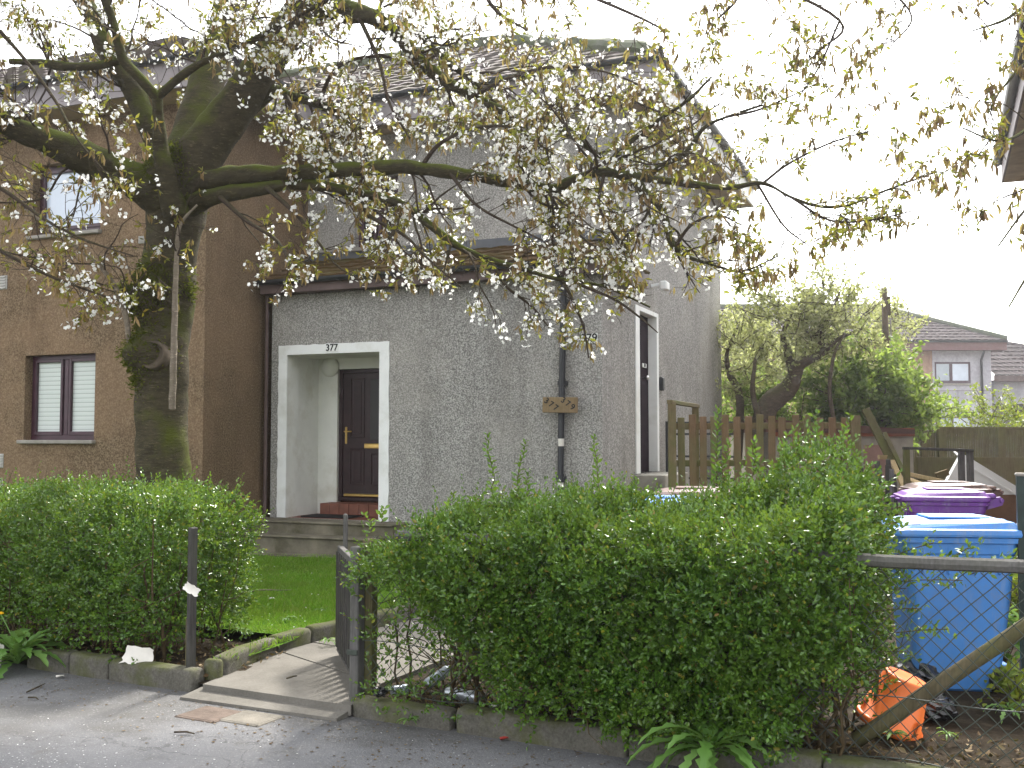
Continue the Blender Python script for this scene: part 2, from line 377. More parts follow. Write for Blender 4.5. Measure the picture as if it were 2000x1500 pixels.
def soil():
    t = NT('soil'); n = t.noise(7, 7, .7); n2 = t.noise(60, 4, .7)
    c = t.ramp(n, [(.3, (.022, .017, .011)), (.55, (.05, .038, .025)), (.75, (.10, .08, .055))]); t.bump(t.math('ADD', n, n2), 1, .03); return t.base(c, .95, .1)
M['soil'] = soil()
def turf():
    t = NT('turf'); n = t.noise(6, 6, .7); n2 = t.noise(1.2, 4, .6)
    c = t.ramp(n, [(.3, (.07, .16, .015)), (.7, (.13, .26, .025))]); c = t.mix(t.ramp(n2, [(.55, (0, 0, 0)), (.75, (.7, .7, .7))]), c, (.11, .10, .03))
    t.bump(t.noise(90, 3, .6), 1, .02); return t.base(c, .95, .1)
M['turf'] = turf()
M['earth'] = plain('bare_earth', (.13, .115, .095), .95, .1, .3, .8)
def slab():
    t = NT('path_slab'); n = t.noise(2.5, 6, .6); n2 = t.noise(70, 3, .6)
    c = t.ramp(n, [(.3, (.095, .088, .076)), (.7, (.175, .163, .142))]); c = t.mix(.25, c, t.ramp(n2, [(.3, (.09, .085, .07)), (.7, (.22, .205, .18))])); t.bump(n2, .4, .005); return t.base(c, .9, .2)
M['slab'] = slab()
def kerbm():
    t = NT('edging_stone'); n = t.noise(4, 6, .65); n2 = t.noise(60, 4, .7); n3 = t.noise(2.2, 5, .65)
    c = t.ramp(n, [(.3, (.058, .054, .044)), (.7, (.15, .138, .115))]); c = t.mix(.3, c, t.ramp(n2, [(.35, (.04, .04, .03)), (.7, (.24, .23, .2))]))
    g = t.n("NewGeometry"); sx = t.n("SeparateXYZ"); t.l(g.outputs["Normal"], sx.inputs[0])
    f = t.ramp(t.math('ADD', n3, t.math('MULTIPLY', sx.outputs[2], .12)), [(.50, (0, 0, 0)), (.68, (1, 1, 1))])
    c = t.mix(t.math('MULTIPLY', f, .8), c, (.075, .085, .018)); t.bump(t.math('ADD', n2, n), .6, .012); return t.base(c, .93, .15)
M['kerb'] = kerbm()
def blind():
    t = NT('blind'); w = t.n("TexWave", wave_type='BANDS', bands_direction='Z', wave_profile='SAW'); w.inputs["Scale"].default_value = 5.2; w.inputs["Distortion"].default_value = .15
    t.l(t.coord(), w.inputs[0]); c = t.ramp(w.outputs[0], [(.0, (.22, .25, .23)), (.18, (.62, .67, .64)), (1, (.7, .74, .71))]); t.bump(w.outputs[0], .5, .02); return t.base(c, .6, .3)
M['blind'] = blind()

rng = np.random.default_rng(7); random.seed(7)
def fnoise(p, f=1.0, seed=0):
    """cheap smooth noise about -1..1 on an (N,3) array"""
    r = np.random.default_rng(100 + seed); o = np.zeros(len(p))
    for i in range(5):
        k = r.normal(size=3) * f * (1 + .55 * i); o += np.sin(p @ k + r.uniform(0, 6.28)) / (1 + .4 * i)
    return o / 2.2
def unit(a): return a / (np.linalg.norm(a, axis=-1, keepdims=True) + 1e-9)
def leaves(pos, d, L, Wd, fold=.25, curl=0.0, n_hint=None):
    """pos (N,3) base, d (N,3) direction, L, Wd (N,) -> folded 2-triangle-pair leaves (two quads)"""
    N = len(pos); d = unit(d); h = n_hint if n_hint is not None else rng.normal(size=(N, 3))
    x = unit(np.cross(d, h)); z = np.cross(x, d); L = np.broadcast_to(L, (N,))[:, None]; Wd = np.broadcast_to(Wd, (N,))[:, None]
    m = pos + d * L * .5 - z * L * curl * .3; tip = pos + d * L - z * L * curl
    l = m - x * Wd * .5 + z * Wd * fold; r = m + x * Wd * .5 + z * Wd * fold
    l2 = pos + d * L * .8 - z * L * curl * .65 - x * Wd * .28 + z * Wd * fold * .6; r2 = pos + d * L * .8 - z * L * curl * .65 + x * Wd * .28 + z * Wd * fold * .6
    v = np.stack([pos, l, l2, tip, r2, r], 1).reshape(-1, 3)
    b = np.arange(N)[:, None] * 6
    f = np.stack([b + np.array([0, 3, 2, 1]), b + np.array([0, 5, 4, 3])], 1).reshape(-1, 4)
    return v, f

# ================================================================== GROUND
GZ = .13                                                        # lawn / house ground level
def sheet(name, pts, mat, z=None):
    me = bpy.data.meshes.new(name); vs = [(p[0], p[1], p[2] if z is None else z) for p in pts]
    tri = tessellate_polygon([[Vector(v) for v in vs]]); me.from_pydata(vs, [], [tuple(t) for t in tri]); me.update()
    if me.polygons[0].normal.z < 0: me.flip_normals()
    return struct(link_mesh(name, me, mat))
sheet('ground', [(-70, -40, 0), (70, -40, 0), (70, 95, 0), (-70, 95, 0)], M['earth'], -.03)
sheet('pavement', [ST(-40, -9), ST(40, -9), ST(40, .06), ST(-40, .06)], M['asphalt'], 0.0)
# rough soil behind the edging: a gently uneven grid
gs = np.linspace(-16, 16, 200); gn = np.linspace(.05, 22, 130); A, B = np.meshgrid(gs, gn, indexing='ij')
pv = np.array(SO)[None] + A.reshape(-1, 1) * np.array(KS) + B.reshape(-1, 1) * np.array(KN)
pv[:, 2] = .052 + .018 * fnoise(pv, 2.2, 1) + .010 * fnoise(pv, 9, 2)
ii = (np.arange(199)[:, None] * 130 + np.arange(129)[None]).ravel()
struct(np_mesh('soil', pv, np.stack([ii, ii + 130, ii + 131, ii + 1], 1), M['soil'], smooth=True))
# path: slabs from the gate bending right towards the yard
left_edge = [ST(-2.16, -.02), G(545, 1266, .09), G(610, 1250, .09), G(690, 1232, .09), G(800, 1205, .09), G(950, 1160, .09), HW(.25, -1.1, 0), HW(.35, 1.5, 0)]
right_edge = [ST(-1.02, -.02), G(745, 1330, .09), G(850, 1290, .09), G(960, 1255, .09), G(1080, 1215, .09), G(1250, 1160, .09), HW(1.7, -1.6, 0), HW(1.7, 1.5, 0)]
pm = MB(); 
for i in range(len(left_edge) - 1):
    a, b, c, d = left_edge[i], right_edge[i], right_edge[i + 1], left_edge[i + 1]
    z = .072
    cc = (a + b + c + d) / 4
    q = [Vector((*(cc + (p - cc) * .985).xy, z + .004 * ((i * 7) % 3 - 1))) for p in (a, b, c, d)]
    pm.prism(q[::-1], (0, 0, -.06))
struct(pm.build('path', M['slab']))
# threshold stone between the gate posts
tm = MB(); tm.prism([ST(-2.2, -.16, .016), ST(-1.05, -.12, .018), ST(-1.05, .05, .04), ST(-2.2, .03, .038)][::-1], (0, 0, -.05))
struct(tm.build('path_threshold', M['slab']))
# lawn
lawn_pts = [ST(-16, 1.2), ST(-2.35, 1.2), ST(-2.2, .12)] + [p + Vector((-.10, .05, 0)) for p in left_edge[1:6]] + [HW(0.1, -1.1, 0), HW(.1, -.05, 0), HW(-4.9, -.05, 0), HW(-4.9, -1.15, 0), HW(-15, -1.15, 0)]
sheet('lawn', lawn_pts, M['turf'], GZ)

# ================================================================== HOUSES
def wall_face(mb, axis, c, a0, a1, z0, z1, holes=(), flip=False):
    """wall in the house frame: axis 'w' -> plane w=c spanned by u; axis 'u' -> plane u=c spanned by w"""
    xs = sorted({a0, a1, *[x for h in holes for x in h[:2]]}); zs = sorted({z0, z1, *[z for h in holes for z in h[2:]]})
    for i in range(len(xs) - 1):
        for j in range(len(zs) - 1):
            xm = (xs[i] + xs[i + 1]) / 2; zm = (zs[j] + zs[j + 1]) / 2
            if any(h[0] < xm < h[1] and h[2] < zm < h[3] for h in holes): continue
            q = [(xs[i], zs[j]), (xs[i + 1], zs[j]), (xs[i + 1], zs[j + 1]), (xs[i], zs[j + 1])]
            q = [(x, c, z) if axis == 'w' else (c, x, z) for x, z in q]
            mb.quad(*(q[::-1] if flip else q))
def reveal(mb, axis, c, h, d, bottom=True):
    """the four inner faces of a hole, going d into the wall (towards +w or -u)"""
    x0, x1, z0, z1 = h; e = c + d
    def p(x, k, z): return (x, k, z) if axis == 'w' else (k, x, z)
    mb.quad(p(x0, c, z0), p(x0, e, z0), p(x0, e, z1), p(x0, c, z1)); mb.quad(p(x1, c, z0), p(x1, c, z1), p(x1, e, z1), p(x1, e, z0))
    mb.quad(p(x0, c, z1), p(x0, e, z1), p(x1, e, z1), p(x1, c, z1))
    if bottom: mb.quad(p(x0, c, z0), p(x1, c, z0), p(x1, e, z0), p(x0, e, z0))
def window(parent, c, h, lights, panemat, frame=.055, mat=None, back=None):
    """window frame filling hole h in plane w=c (frame front), panes behind"""
    x0, x1, z0, z1 = h; fm = MB(); d0, d1 = c, c + .06; f = frame
    fm.bx(x0, x1, d0, d1, z0, z0 + f * 1.25, .006); fm.bx(x0, x1, d0, d1, z1 - f, z1, .006)
    n = lights; xs = [x0 + (x1 - x0) * i / n for i in range(n + 1)]
    for i, x in enumerate(xs):
        w = f if i in (0, n) else f * 1.15
        a = x if i == 0 else (x - w if i == n else x - w / 2)
        fm.bx(a, a + w, d0 + .001, d1 - .001, z0 + f * 1.25, z1 - f, .005)
    for i in range(n):                                       # the opening sashes, a little proud
        a, b = xs[i] + f * .9, xs[i + 1] - f * .9; s = .042; za, zb = z0 + f * 1.15, z1 - f * .9
        for (p, q, r, t) in ((a, a + s, za, zb), (b - s, b, za, zb), (a + s, b - s, za, za + s * 1.2), (a + s, b - s, zb - s, zb)):
            fm.bx(p, q, d0 - .014, d0 + .03, r, t, .005)
    fo = fm.build('window', mat or M['frame'], parent)
    for i in range(n):
        pm_ = MB(); pm_.bx(xs[i] + f * .5, xs[i + 1] - f * .5, c + .032, c + .04, z0 + f, z1 - f * .5)
        pm_.build('pane', panemat if not isinstance(panemat, (list, tuple)) else panemat[i], fo)
    return fo
def tile_slope(mb, org, ud, sd, length, u0, u1, course=.30, pitch_u=.30, amp=.022, lift=.03, su=4):
    """stepped, corrugated courses: org + ud*u + sd*s, u0(s)/u1(s) clip"""
    ud = Vector(ud).normalized(); sd = Vector(sd).normalized(); nn = ud.cross(sd).normalized()
    if nn.z < 0: nn = -nn
    s = 0; rr = random.Random(3)
    while s < length - .02:
        e = min(s + course, length); a = max(u0(s), u0(e)) if False else u0(s); b = u1(s); a2, b2 = u0(e), u1(e)
        k = max(2, int((b - a) / (pitch_u / su)))
        rows = []
        jit = [rr.uniform(-.006, .006) for _ in range(k // su + 2)]
        for t in range(k + 1):
            x = a + (b - a) * t / k; x2 = a2 + (b2 - a2) * t / k
            ph = 2 * math.pi * x / pitch_u; h = amp * (abs(math.sin(ph / 2)) ** .7) + jit[t // su]
            base_ = org + ud * x + sd * (s - .05)
            rows.append((base_ + nn * (lift * .15 + h - .01), base_ + nn * (lift + h), org + ud * x2 + sd * e + nn * (h * .9 + .004)))
        n0 = len(mb.v)
        for r_ in rows: mb.v += [tuple(v) for v in r_]
        for t in range(k):
            p = n0 + t * 3; mb.f.append((p, p + 3, p + 4, p + 1)); mb.f.append((p + 1, p + 4, p + 5, p + 2))
        s = e

# ------------------------------------------------------------------ grey house (377 / 379)
house = thing('grey_house', 'grey roughcast two-storey end house with hipped roof and low porch, number 377', 'house', O, -HA)
PD = 1.06                                                        # porch depth
UL = -4.85                                                       # return wall of the brown house
zs_, ze_ = 5.92, 6.28                                            # soffit and eave heights
zpf = onfront(960, 547, -.15)[1]                                 # porch fascia bottom
uo0, uo1 = onfront(545, 700, 0)[0], onfront(761, 700, 0)[0]
ui0, ui1 = onfront(562, 700, 0)[0], onfront(742, 700, 0)[0]
zo1, zi1 = onfront(655, 671, 0)[1], onfront(655, 690, 0)[1]
zfl = onfront(650, 1014, 0)[1]                                   # porch floor
def zline(z0, du): return z0
wb = MB()
wall_face(wb, 'w', 0, UL + .16, 0, 0, zpf, [(ui0, ui1, zfl, zi1)])
wall_face(wb, 'u', UL + .16, 0, PD, 0, zpf, flip=True)
# side wall with the upper-flat door
dw0, dz1 = onside(1247, 606, 0); dw1 = onside(1281, 700, 0)[0]; dz0 = onside(1262, 923, 0)[1]
sd_hole = (dw0, dw1, dz0, dz1)
wall_face(wb, 'u', 0, 0, PD, 0, zpf + .16)
wall_face(wb, 'u', 0, PD, 7.1, 0, zs_, [sd_hole])
uwin = (*sorted((onfront(693, 440, PD)[0], onfront(777, 440, PD)[0])), onfront(735, 482, PD)[1], onfront(735, 345, PD)[1])
wall_face(wb, 'w', PD, UL, 0, zpf - .3, zs_, [uwin])
reveal(wb, 'w', PD, uwin, .13)
wall_face(wb, 'w', 7.1, -14, 0, 0, zs_, flip=True)
for z in (2.95,): pass
wb.build('wall', M['harl_grey'], house)
# porch recess, painted white
DWB = .80                                                        # depth of the recess back wall
rb = MB()
e0 = ui0 + .0
x_in = ui0 - .035                                                # inner left wall slightly recessed behind the opening's reveal
rb.quad((ui0, 0, zfl), (ui0, .26, zfl), (ui0, .26, zi1), (ui0, 0, zi1))
rb.quad((ui0, .26, zfl), (x_in, .26, zfl), (x_in, .26, zi1), (ui0, .26, zi1))
ddu0, ddz1 = onfront(667, 722, DWB + .1); ddz0 = onfront(700, 978, DWB + .1)[1]; ddu1 = ddu0 + .92
rb.quad((x_in, .26, zfl), (x_in, DWB, zfl), (x_in, DWB, zi1 + .0), (x_in, .26, zi1))
UR = ui1 + .45
for (a, b, c, d) in ((x_in, ddu0 - .0, zfl, zi1), (ddu0, ddu1, ddz1, zi1), (ddu1, UR, zfl, zi1)):
    rb.quad((a, DWB, c), (b, DWB, c), (b, DWB, d), (a, DWB, d))
rb.quad((ddu0, DWB, zfl), (ddu0, DWB + .1, zfl), (ddu0, DWB + .1, ddz1), (ddu0, DWB, ddz1))
rb.quad((ddu1, DWB, zfl), (ddu1, DWB, ddz1), (ddu1, DWB + .1, ddz1), (ddu1, DWB + .1, zfl))
rb.quad((ddu0, DWB, ddz1), (ddu0, DWB + .1, ddz1), (ddu1, DWB + .1, ddz1), (ddu1, DWB, ddz1))
rb.quad((x_in, 0.02, zi1), (UR, 0.02, zi1), (UR, DWB, zi1), (x_in, DWB, zi1))
rb.quad((ui1, 0, zfl), (ui1, 0, zi1), (ui1, .22, zi1), (ui1, .22, zfl)); rb.quad((ui1, .22, zfl), (ui1, .22, zi1), (UR, .22, zi1), (UR, .22, zfl))
rb.quad((UR, .22, zfl), (UR, .22, zi1), (UR, DWB, zi1), (UR, DWB, zfl))
rb.build('porch_recess', M['white_dirty'], house)
# white painted surround, edges brushed by hand (slightly wobbly)
def wobbly_band(mb, a, b, z0, z1, c, t, seed):
    rr = random.Random(seed); n = 26
    for i in range(n):
        pass
sb = MB()
def wob_strip(mb, p0, p1, q0, q1, n, seed, amp=.007, t=.014):
    """strip with straight inner edge p0-p1 and wobbly outer edge q0-q1 (coords (u,z)) at w=-t"""
    rr = random.Random(seed); ins = []; out = []
    for i in range(n + 1):
        f = i / n; a = (p0[0] + (p1[0] - p0[0]) * f, p0[1] + (p1[1] - p0[1]) * f); b = (q0[0] + (q1[0] - q0[0]) * f, q0[1] + (q1[1] - q0[1]) * f)
        j = rr.uniform(-amp, amp) if 0 < i < n else 0; L = math.hypot(b[0] - a[0], b[1] - a[1]); b = (b[0] + (b[0] - a[0]) / L * j, b[1] + (b[1] - a[1]) / L * j)
        ins.append(a); out.append(b)
    for i in range(n):
        A_, B_, C_, D_ = ins[i], ins[i + 1], out[i + 1], out[i]
        q = [(x, -t, z) for x, z in (A_, B_, C_, D_)]; mb.quad(*q)
        mb.quad((C_[0], -t, C_[1]), (C_[0], 0.002, C_[1]), (D_[0], 0.002, D_[1]), (D_[0], -t, D_[1]))
        mb.quad((A_[0], -t, A_[1]), (A_[0], 0.002, A_[1]), (B_[0], 0.002, B_[1]), (B_[0], -t, B_[1]))
wob_strip(sb, (ui0, zfl), (ui0, zi1), (uo0, zfl), (uo0, zo1), 30, 1)
wob_strip(sb, (ui1, zfl - .02), (ui1, zi1), (uo1, zfl - .02), (uo1, zo1), 30, 2)
wob_strip(sb, (ui0, zi1), (ui1, zi1), (uo0, zo1), (uo1, zo1), 24, 3)
sb.build('door_surround', M['white'], house)
# porch floor, clay step, mat edge
fb = MB(); fb.bx(x_in + .001, UR - .001, .001, DWB - .001, zfl - .12, zfl); fb.build('porch_floor', M['clay'], house)
cb = MB()
for i in range(9):
    a = ddu0 - .08 + i * .155; 
    if a < UR - .02: cb.bx(a + .003, min(a + .152, UR - .004), DWB - .30, DWB - .003, zfl + .001, ddz0 - .02, .006)
cb.bx(ddu0 + .002, ddu1 - .002, DWB - .002, DWB + .098, zfl + .002, ddz0 - .018)
cb.build('tiled_step', M['clay'], house)
# front door
fd = MB(); dy = DWB + .095
fd.bx(ddu0 + .002, ddu1 - .002, dy - .06, dy, ddz0, ddz0 + .05, .004)
fd.bx(ddu0 + .002, ddu0 + .06, dy - .055, dy, ddz0 + .05, ddz1 - .003, .005); fd.bx(ddu1 - .06, ddu1 - .002, dy - .055, dy, ddz0 + .05, ddz1 - .003, .005)
fd.bx(ddu0 + .06, ddu1 - .06, dy - .055, dy, ddz1 - .06, ddz1 - .003, .005)
leaf0, leaf1 = ddu0 + .065, ddu1 - .065; dh = ddz1 - ddz0
fd.bx(leaf0, leaf1, dy - .035, dy, ddz0 + .055, ddz1 - .065)
um = (leaf0 + leaf1) / 2
for (a, b, c, d) in ((leaf0 + .11, um - .05, .12, .40), (um + .05, leaf1 - .11, .12, .36), (leaf0 + .11, um - .05, .48, .93)):
    z0_, z1_ = ddz0 + dh * c, ddz0 + dh * d
    for (p, q, r, s_) in ((a, a + .02, z0_, z1_), (b - .02, b, z0_, z1_), (a + .02, b - .02, z0_, z0_ + .02), (a + .02, b - .02, z1_ - .02, z1_)):
        fd.bx(p, q, dy - .046, dy - .03, r, s_, .004)
    fd.bx(a + .05, b - .05, dy - .042, dy - .03, z0_ + .05, z1_ - .05, .008)
fdo = fd.build('front_door', M['door'], house)
gl = MB(); gl.bx(um + .04, leaf1 - .09, dy - .042, dy - .03, ddz0 + dh * .46, ddz0 + dh * .92, .004); gl.build('glass_panel', M['glass_dim'], fdo)
hx = leaf0 + .05; hz = ddz0 + dh * .50
hb = MB(); hb.bx(hx - .017, hx + .017, dy - .05, dy - .034, hz - .13, hz + .11, .006); hb.bx(hx - .012, hx + .115, dy - .095, dy - .075, hz + .035, hz + .055, .007); hb.bx(hx - .011, hx + .011, dy - .09, dy - .045, hz + .034, hz + .056, .005)
hb.build('handle', M['brass'], fdo)
lb = MB(); lz = ddz0 + dh * .415; lb.bx(um - .05, um + .26, dy - .052, dy - .034, lz - .035, lz + .035, .008); lb.bx(um - .02, um + .23, dy - .058, dy - .05, lz - .018, lz + .018, .005); lb.build('letterbox', M['brass'], fdo)
wbm = MB(); wbm.bx(leaf0 + .03, leaf1 - .0, dy - .075, dy - .036, ddz0 + .06, ddz0 + .10, .01); wbm.build('weather_bar', M['brass'], fdo)
# round bulkhead lamp (off) on the recess wall
lu, lz2 = onfront(642, 716, DWB - .05)
lm = MB(); lm.lathe([(.145, 0), (.145, .02), (.125, .045), (.12, .05), (.09, .085), (.04, .1)], 28, Matrix.Translation((lu, DWB - .002, lz2)) @ Matrix.Rotation(R(90), 4, 'X'))
lm.build('porch_lamp', M['white_dirty'], house, True)
# number plates
def plate(parent, u, z, w, wd, ht, body, size, axis='w'):
    pb = MB()
    if axis == 'w':
        pb.bx(u - wd / 2, u + wd / 2, w - .010, w + .003, z - ht / 2, z + ht / 2, .003); Mx = Matrix.Translation((u, w - .011, z)) @ Matrix.Rotation(R(90), 4, 'X')
    else:
        pb.bx(w - .003, w + .010, u - wd / 2, u + wd / 2, z - ht / 2, z + ht / 2, .003); Mx = Matrix.Translation((w + .011, u, z)) @ Matrix.Rotation(R(90), 4, 'Z') @ Matrix.Rotation(R(90), 4, 'X')
    po = pb.build('number_plate', M['plate'], parent); text_mesh('numerals', body, size, M['ink'], po, Mx)
    return po
u_, z_ = onfront(650, 679.5, 0); plate(house, u_, z_, -.014, .19, .105, '377', .125)['label'] = 'white plate reading 377 above the porch opening'
u_, z_ = onfront(1151, 661, 0); plate(house, u_, z_, -.002, .21, .115, '379', .14)['label'] = 'white plate reading 379 on the wall by the corner'
# grey upper window over the porch roof
window(house, PD + .10, uwin, 2, [M['glass_dark'], M['glass_dim']])
sl = MB(); sl.bx(uwin[0] - .06, uwin[1] + .06, PD - .06, PD + .12, uwin[2] - .05, uwin[2] + .004, .008); sl.build('window_sill', M['sill'], house)
# side door
fr = MB(); t = .016; w0o, w1o = onside(1240, 700, 0)[0], onside(1284.5, 700, 0)[0]; z1o = onside(1241, 595, 0)[1]
for (a, b, c, d) in ((w0o, dw0, dz0, z1o), (dw1, w1o, dz0, z1o), (dw0, dw1, dz1, z1o)): fr.bx(-.004, t, a, b, c, d)
fr.bx(-.14, -.004, dw1, dw1 + .01, dz0, dz1); fr.bx(-.14, -.004, dw0 - .01, dw0, dz0, dz1); fr.bx(-.14, -.004, dw0, dw1, dz1, dz1 + .01)
fr.build('side_door_surround', M['white'], house)
sdm = MB(); sdm.bx(-.16, -.11, dw0 + .002, dw1 - .002, dz0, dz1 - .002)
for (c, d) in ((.08, .30), (.36, .60), (.66, .93)):
    for (a, b) in ((.12, .46), (.54, .88)):
        x0, x1 = dw0 + (dw1 - dw0) * a, dw0 + (dw1 - dw0) * b; sdm.bx(-.112, -.104, x0, x1, dz0 + (dz1 - dz0) * c, dz0 + (dz1 - dz0) * d, .004)
sdo = sdm.build('side_door', plain('side_door_paint', (.022, .012, .018), .75, .08, .2, 8), house)
a_, b_ = onside(1257, 714, -.11); plate(house, a_, b_, -.104, .20, .055, '379', .06, 'u')['label'] = 'small plate reading 379 on the side door'
a_, b_ = onside(1257, 738, -.11); kb = MB(); kb.lathe([(.012, 0), (.012, .03), (.03, .04), (.034, .055), (.02, .07)], 16, Matrix.Translation((-.105, a_, b_)) @ Matrix.Rotation(R(90), 4, 'Y')); kb.build('door_knob', M['steel'], sdo, True)
a_, b_ = onside(1287, 749, 0); ks = MB(); ks.bx(.0, .06, a_ - .02, a_ + .1, b_ - .10, b_ + .09, .015); ks.build('key_safe', M['black_pvc'], house)
a_, b_ = onside(1272, 570, 0); fl = MB(); fl.bar(HW(0, 0, 0) * 0 + Vector((.0, a_, b_ + .08)), Vector((.16, a_, b_ + .10)), .04, .04); fl.box((.19, a_, b_ + .07), (.10, .2, .13), None, .02); fl.build('security_light', M['white'], house)
# steps
stp = MB()
zt1 = zfl - .004; 
stp.bx(UL + .02, uo1 + .3, -.42, .0, GZ - .1, zt1 - .03); stp.bx(UL + .02, uo1 + .3, -.45, .0, zt1 - .03, zt1, .012)
z2 = onfront(560, 1046, -.74)[1]
stp.bx(UL + .02, uo1 + .25, -.74, -.421, GZ - .1, z2 - .03); stp.bx(UL + .02, uo1 + .25, -.77, -.421, z2 - .03, z2, .012)
stp.bx(UL - .0, uo1 + .2, -1.0, -.741, GZ - .1, GZ + .035, .012)
stp.build('front_steps', plain('worn_step', (.165, .148, .11), .92, .15, .35, 4, .4, 0, (.065, .062, .03)), house)
ss = MB(); zsd = dz0
ss.bx(.018, .42, w0o - .10, w1o + .05, GZ - .1, zsd - .012, .01); ss.bx(.0165, .85, w0o - .35, w1o + .9, GZ - .1, zsd - .24, .01); ss.bx(.851, 1.2, w0o - .35, w1o + .9, GZ - .1, zsd - .42, .01)
ss.build('side_steps', M['concrete'], house)
# railing by the side steps
rl = MB(); wr = w1o + .25; zr0 = zsd - .24
ur1 = onside(1287, 850, 0)  # noqa
for z in (onfront(1295, 826, wr)[1], onfront(1295, 848, wr)[1], onfront(1295, 891, wr)[1], onfront(1295, 933, wr)[1]):
    rl.bar((.06, wr, z), (1.05, wr, z), .03, .03)
for u in (.06, 1.05): rl.bar((u, wr, zr0 - .3), (u, wr, onfront(1295, 825, wr)[1] + .015), .035, .035, (1, 0, 0))
rl.build('railing', M['black_pvc'], house)
# porch roof: mono-pitch with a hipped right end
zg = zpf + .17; OV = .22; zrt = onfront(870, 492, PD)[1]
pr = MB(); run = PD + OV; rise = zrt - zg; sl_ = math.hypot(run, rise)
hipu = lambda s: OV - s / sl_ * (run * .55)
tile_slope(pr, Vector((0, -OV, zg)), (1, 0, 0), (0, run, rise), sl_, lambda s: UL + .1, hipu)
tile_slope(pr, Vector((OV, -OV, zg)), (0, 1, 0), (-run * .55, 0, rise), math.hypot(run * .55, rise), lambda s: s / math.hypot(run * .55, rise) * run, lambda s: PD + .3)
pr.build('porch_roof', M['tile_porch'], house)
pf = MB(); 
pf.bx(UL + .12, OV - .03, -OV, -OV + .025, zpf, zg + .01); pf.bx(OV - .029, OV - .004, -OV, PD + .28, zpf, zg + .01)
pf.bx(UL + .12, OV - .03, -OV + .026, -.001, zpf + .01, zpf + .03); pf.bx(.001, OV - .03, .0, PD + .27, zpf + .01, zpf + .03)
pf.build('porch_fascia', M['fascia'], house)
gt = MB()
def gutter(mb, a, b, r=.06, upv=(0, 0, 1)):
    a = Vector(a); b = Vector(b); d = (b - a).normalized(); n = d.cross(Vector(upv)); vs = []
    k = 9
    for p in (a, b):
        for i in range(k):
            an = math.pi * i / (k - 1); vs.append(p + n * (r * math.cos(an)) - Vector(upv) * (r * math.sin(an)))
        for i in range(k):
            an = math.pi * (k - 1 - i) / (k - 1); vs.append(p + n * (r * .88 * math.cos(an)) - Vector(upv) * (r * .88 * math.sin(an)))
    m = 2 * k; mb.add(vs, [(i, (i + 1) % m, (i + 1) % m + m, i + m) for i in range(m)] + [tuple(range(m))[::-1], tuple(range(m, 2 * m))])
gutter(gt, (UL + .12, -OV - .062, zg - .005), (OV - .05, -OV - .062, zg - .005))
for i in range(6):
    u = UL + .5 + i * .9; gt.bx(u - .012, u + .012, -OV - .13, -OV + .0, zg - .068, zg - .06)
gt.build('porch_gutter', M['black_pvc'], house)
dp = MB(); ud_t = onfront(1101, 560, -.06)[0]; ud_b = onfront(1092, 975, -.06)[0]
dp.tube([(ud_t, -OV - .06, zg - .05), (ud_t, -OV - .05, zg - .16), (ud_t, -.10, zpf - .08), (ud_t, -.06, zpf - .2), ((ud_t + ud_b) / 2, -.06, 2.0), (ud_b, -.06, GZ)], .037, 14)
for z in (zpf - .3, 2.25, 1.12):
    u = ud_b + (ud_t - ud_b) * (z - GZ) / (zpf - GZ); dp.bx(u - .055, u + .06, -.075, .0, z - .025, z + .025, .006)
    dp.tube([(u, -.06, z - .05), (u, -.06, z + .05)], .044, 14)
dpo = dp.build('downpipe', M['black_pvc'], house, False)
for z, h in ((onfront(1092, 864, -.06)[1], .09), (onfront(1091, 942, -.06)[1], .12)):
    wp = MB(); u = ud_b + (ud_t - ud_b) * (z - GZ) / (zpf - GZ); wp.tube([(u, -.061, z - h / 2), (u, -.061, z + h / 2)], .0385, 14)
    wp.build('paint_patch', M['paper'], dpo)
d2 = MB(); d2.tube([(UL + .09, -.02, zpf + .1), (UL + .09, -.02, GZ)], .025, 12); d2.build('corner_downpipe', M['fascia'], house)
lead = MB(); lead.bx(UL + .02, .02, PD - .015, PD - .002, zrt - .03, zrt + .13); lead.bx(UL + .02, .0, PD - .10, PD - .016, zrt - .012, zrt + .03); lead.build('lead_flashing', plain('lead', (.085, .09, .10), .5, .4), house)
# main roof
OH = .54; w_f, w_b = PD - OH, 7.1 + OH; half = (w_b - w_f) / 2; RISE = half * math.tan(R(29)); SLm = math.hypot(half, RISE)
mr = MB(); UE = OH
tile_slope(mr, Vector((0, w_f, ze_)), (1, 0, 0), (0, half, RISE), SLm, lambda s: -13, lambda s: UE - s / SLm * half)
tile_slope(mr, Vector((UE, 0, ze_)), (0, 1, 0), (-half, 0, RISE), SLm, lambda s: w_f + s / SLm * half, lambda s: w_b - s / SLm * half)
tile_slope(mr, Vector((0, w_b, ze_)), (1, 0, 0), (0, -half, RISE), SLm, lambda s: -13, lambda s: UE - s / SLm * half)
ro = mr.build('roof', M['tile'], house)
rd = MB()
hip_pts = lambda a, b, n: [Vector(a) + (Vector(b) - Vector(a)) * i / n + Vector((0, 0, .05 + .012 * ((i * 5) % 3))) for i in range(n + 1)]
top = (UE - half, w_f + half, ze_ + RISE)
rd.tube(hip_pts((UE, w_f, ze_), top, 16), .11, 8, wob=.12); rd.tube(hip_pts((UE, w_b, ze_), top, 16), .11, 8, wob=.12); rd.tube(hip_pts((-13, w_f + half, ze_ + RISE), top, 30), .11, 8, wob=.12)
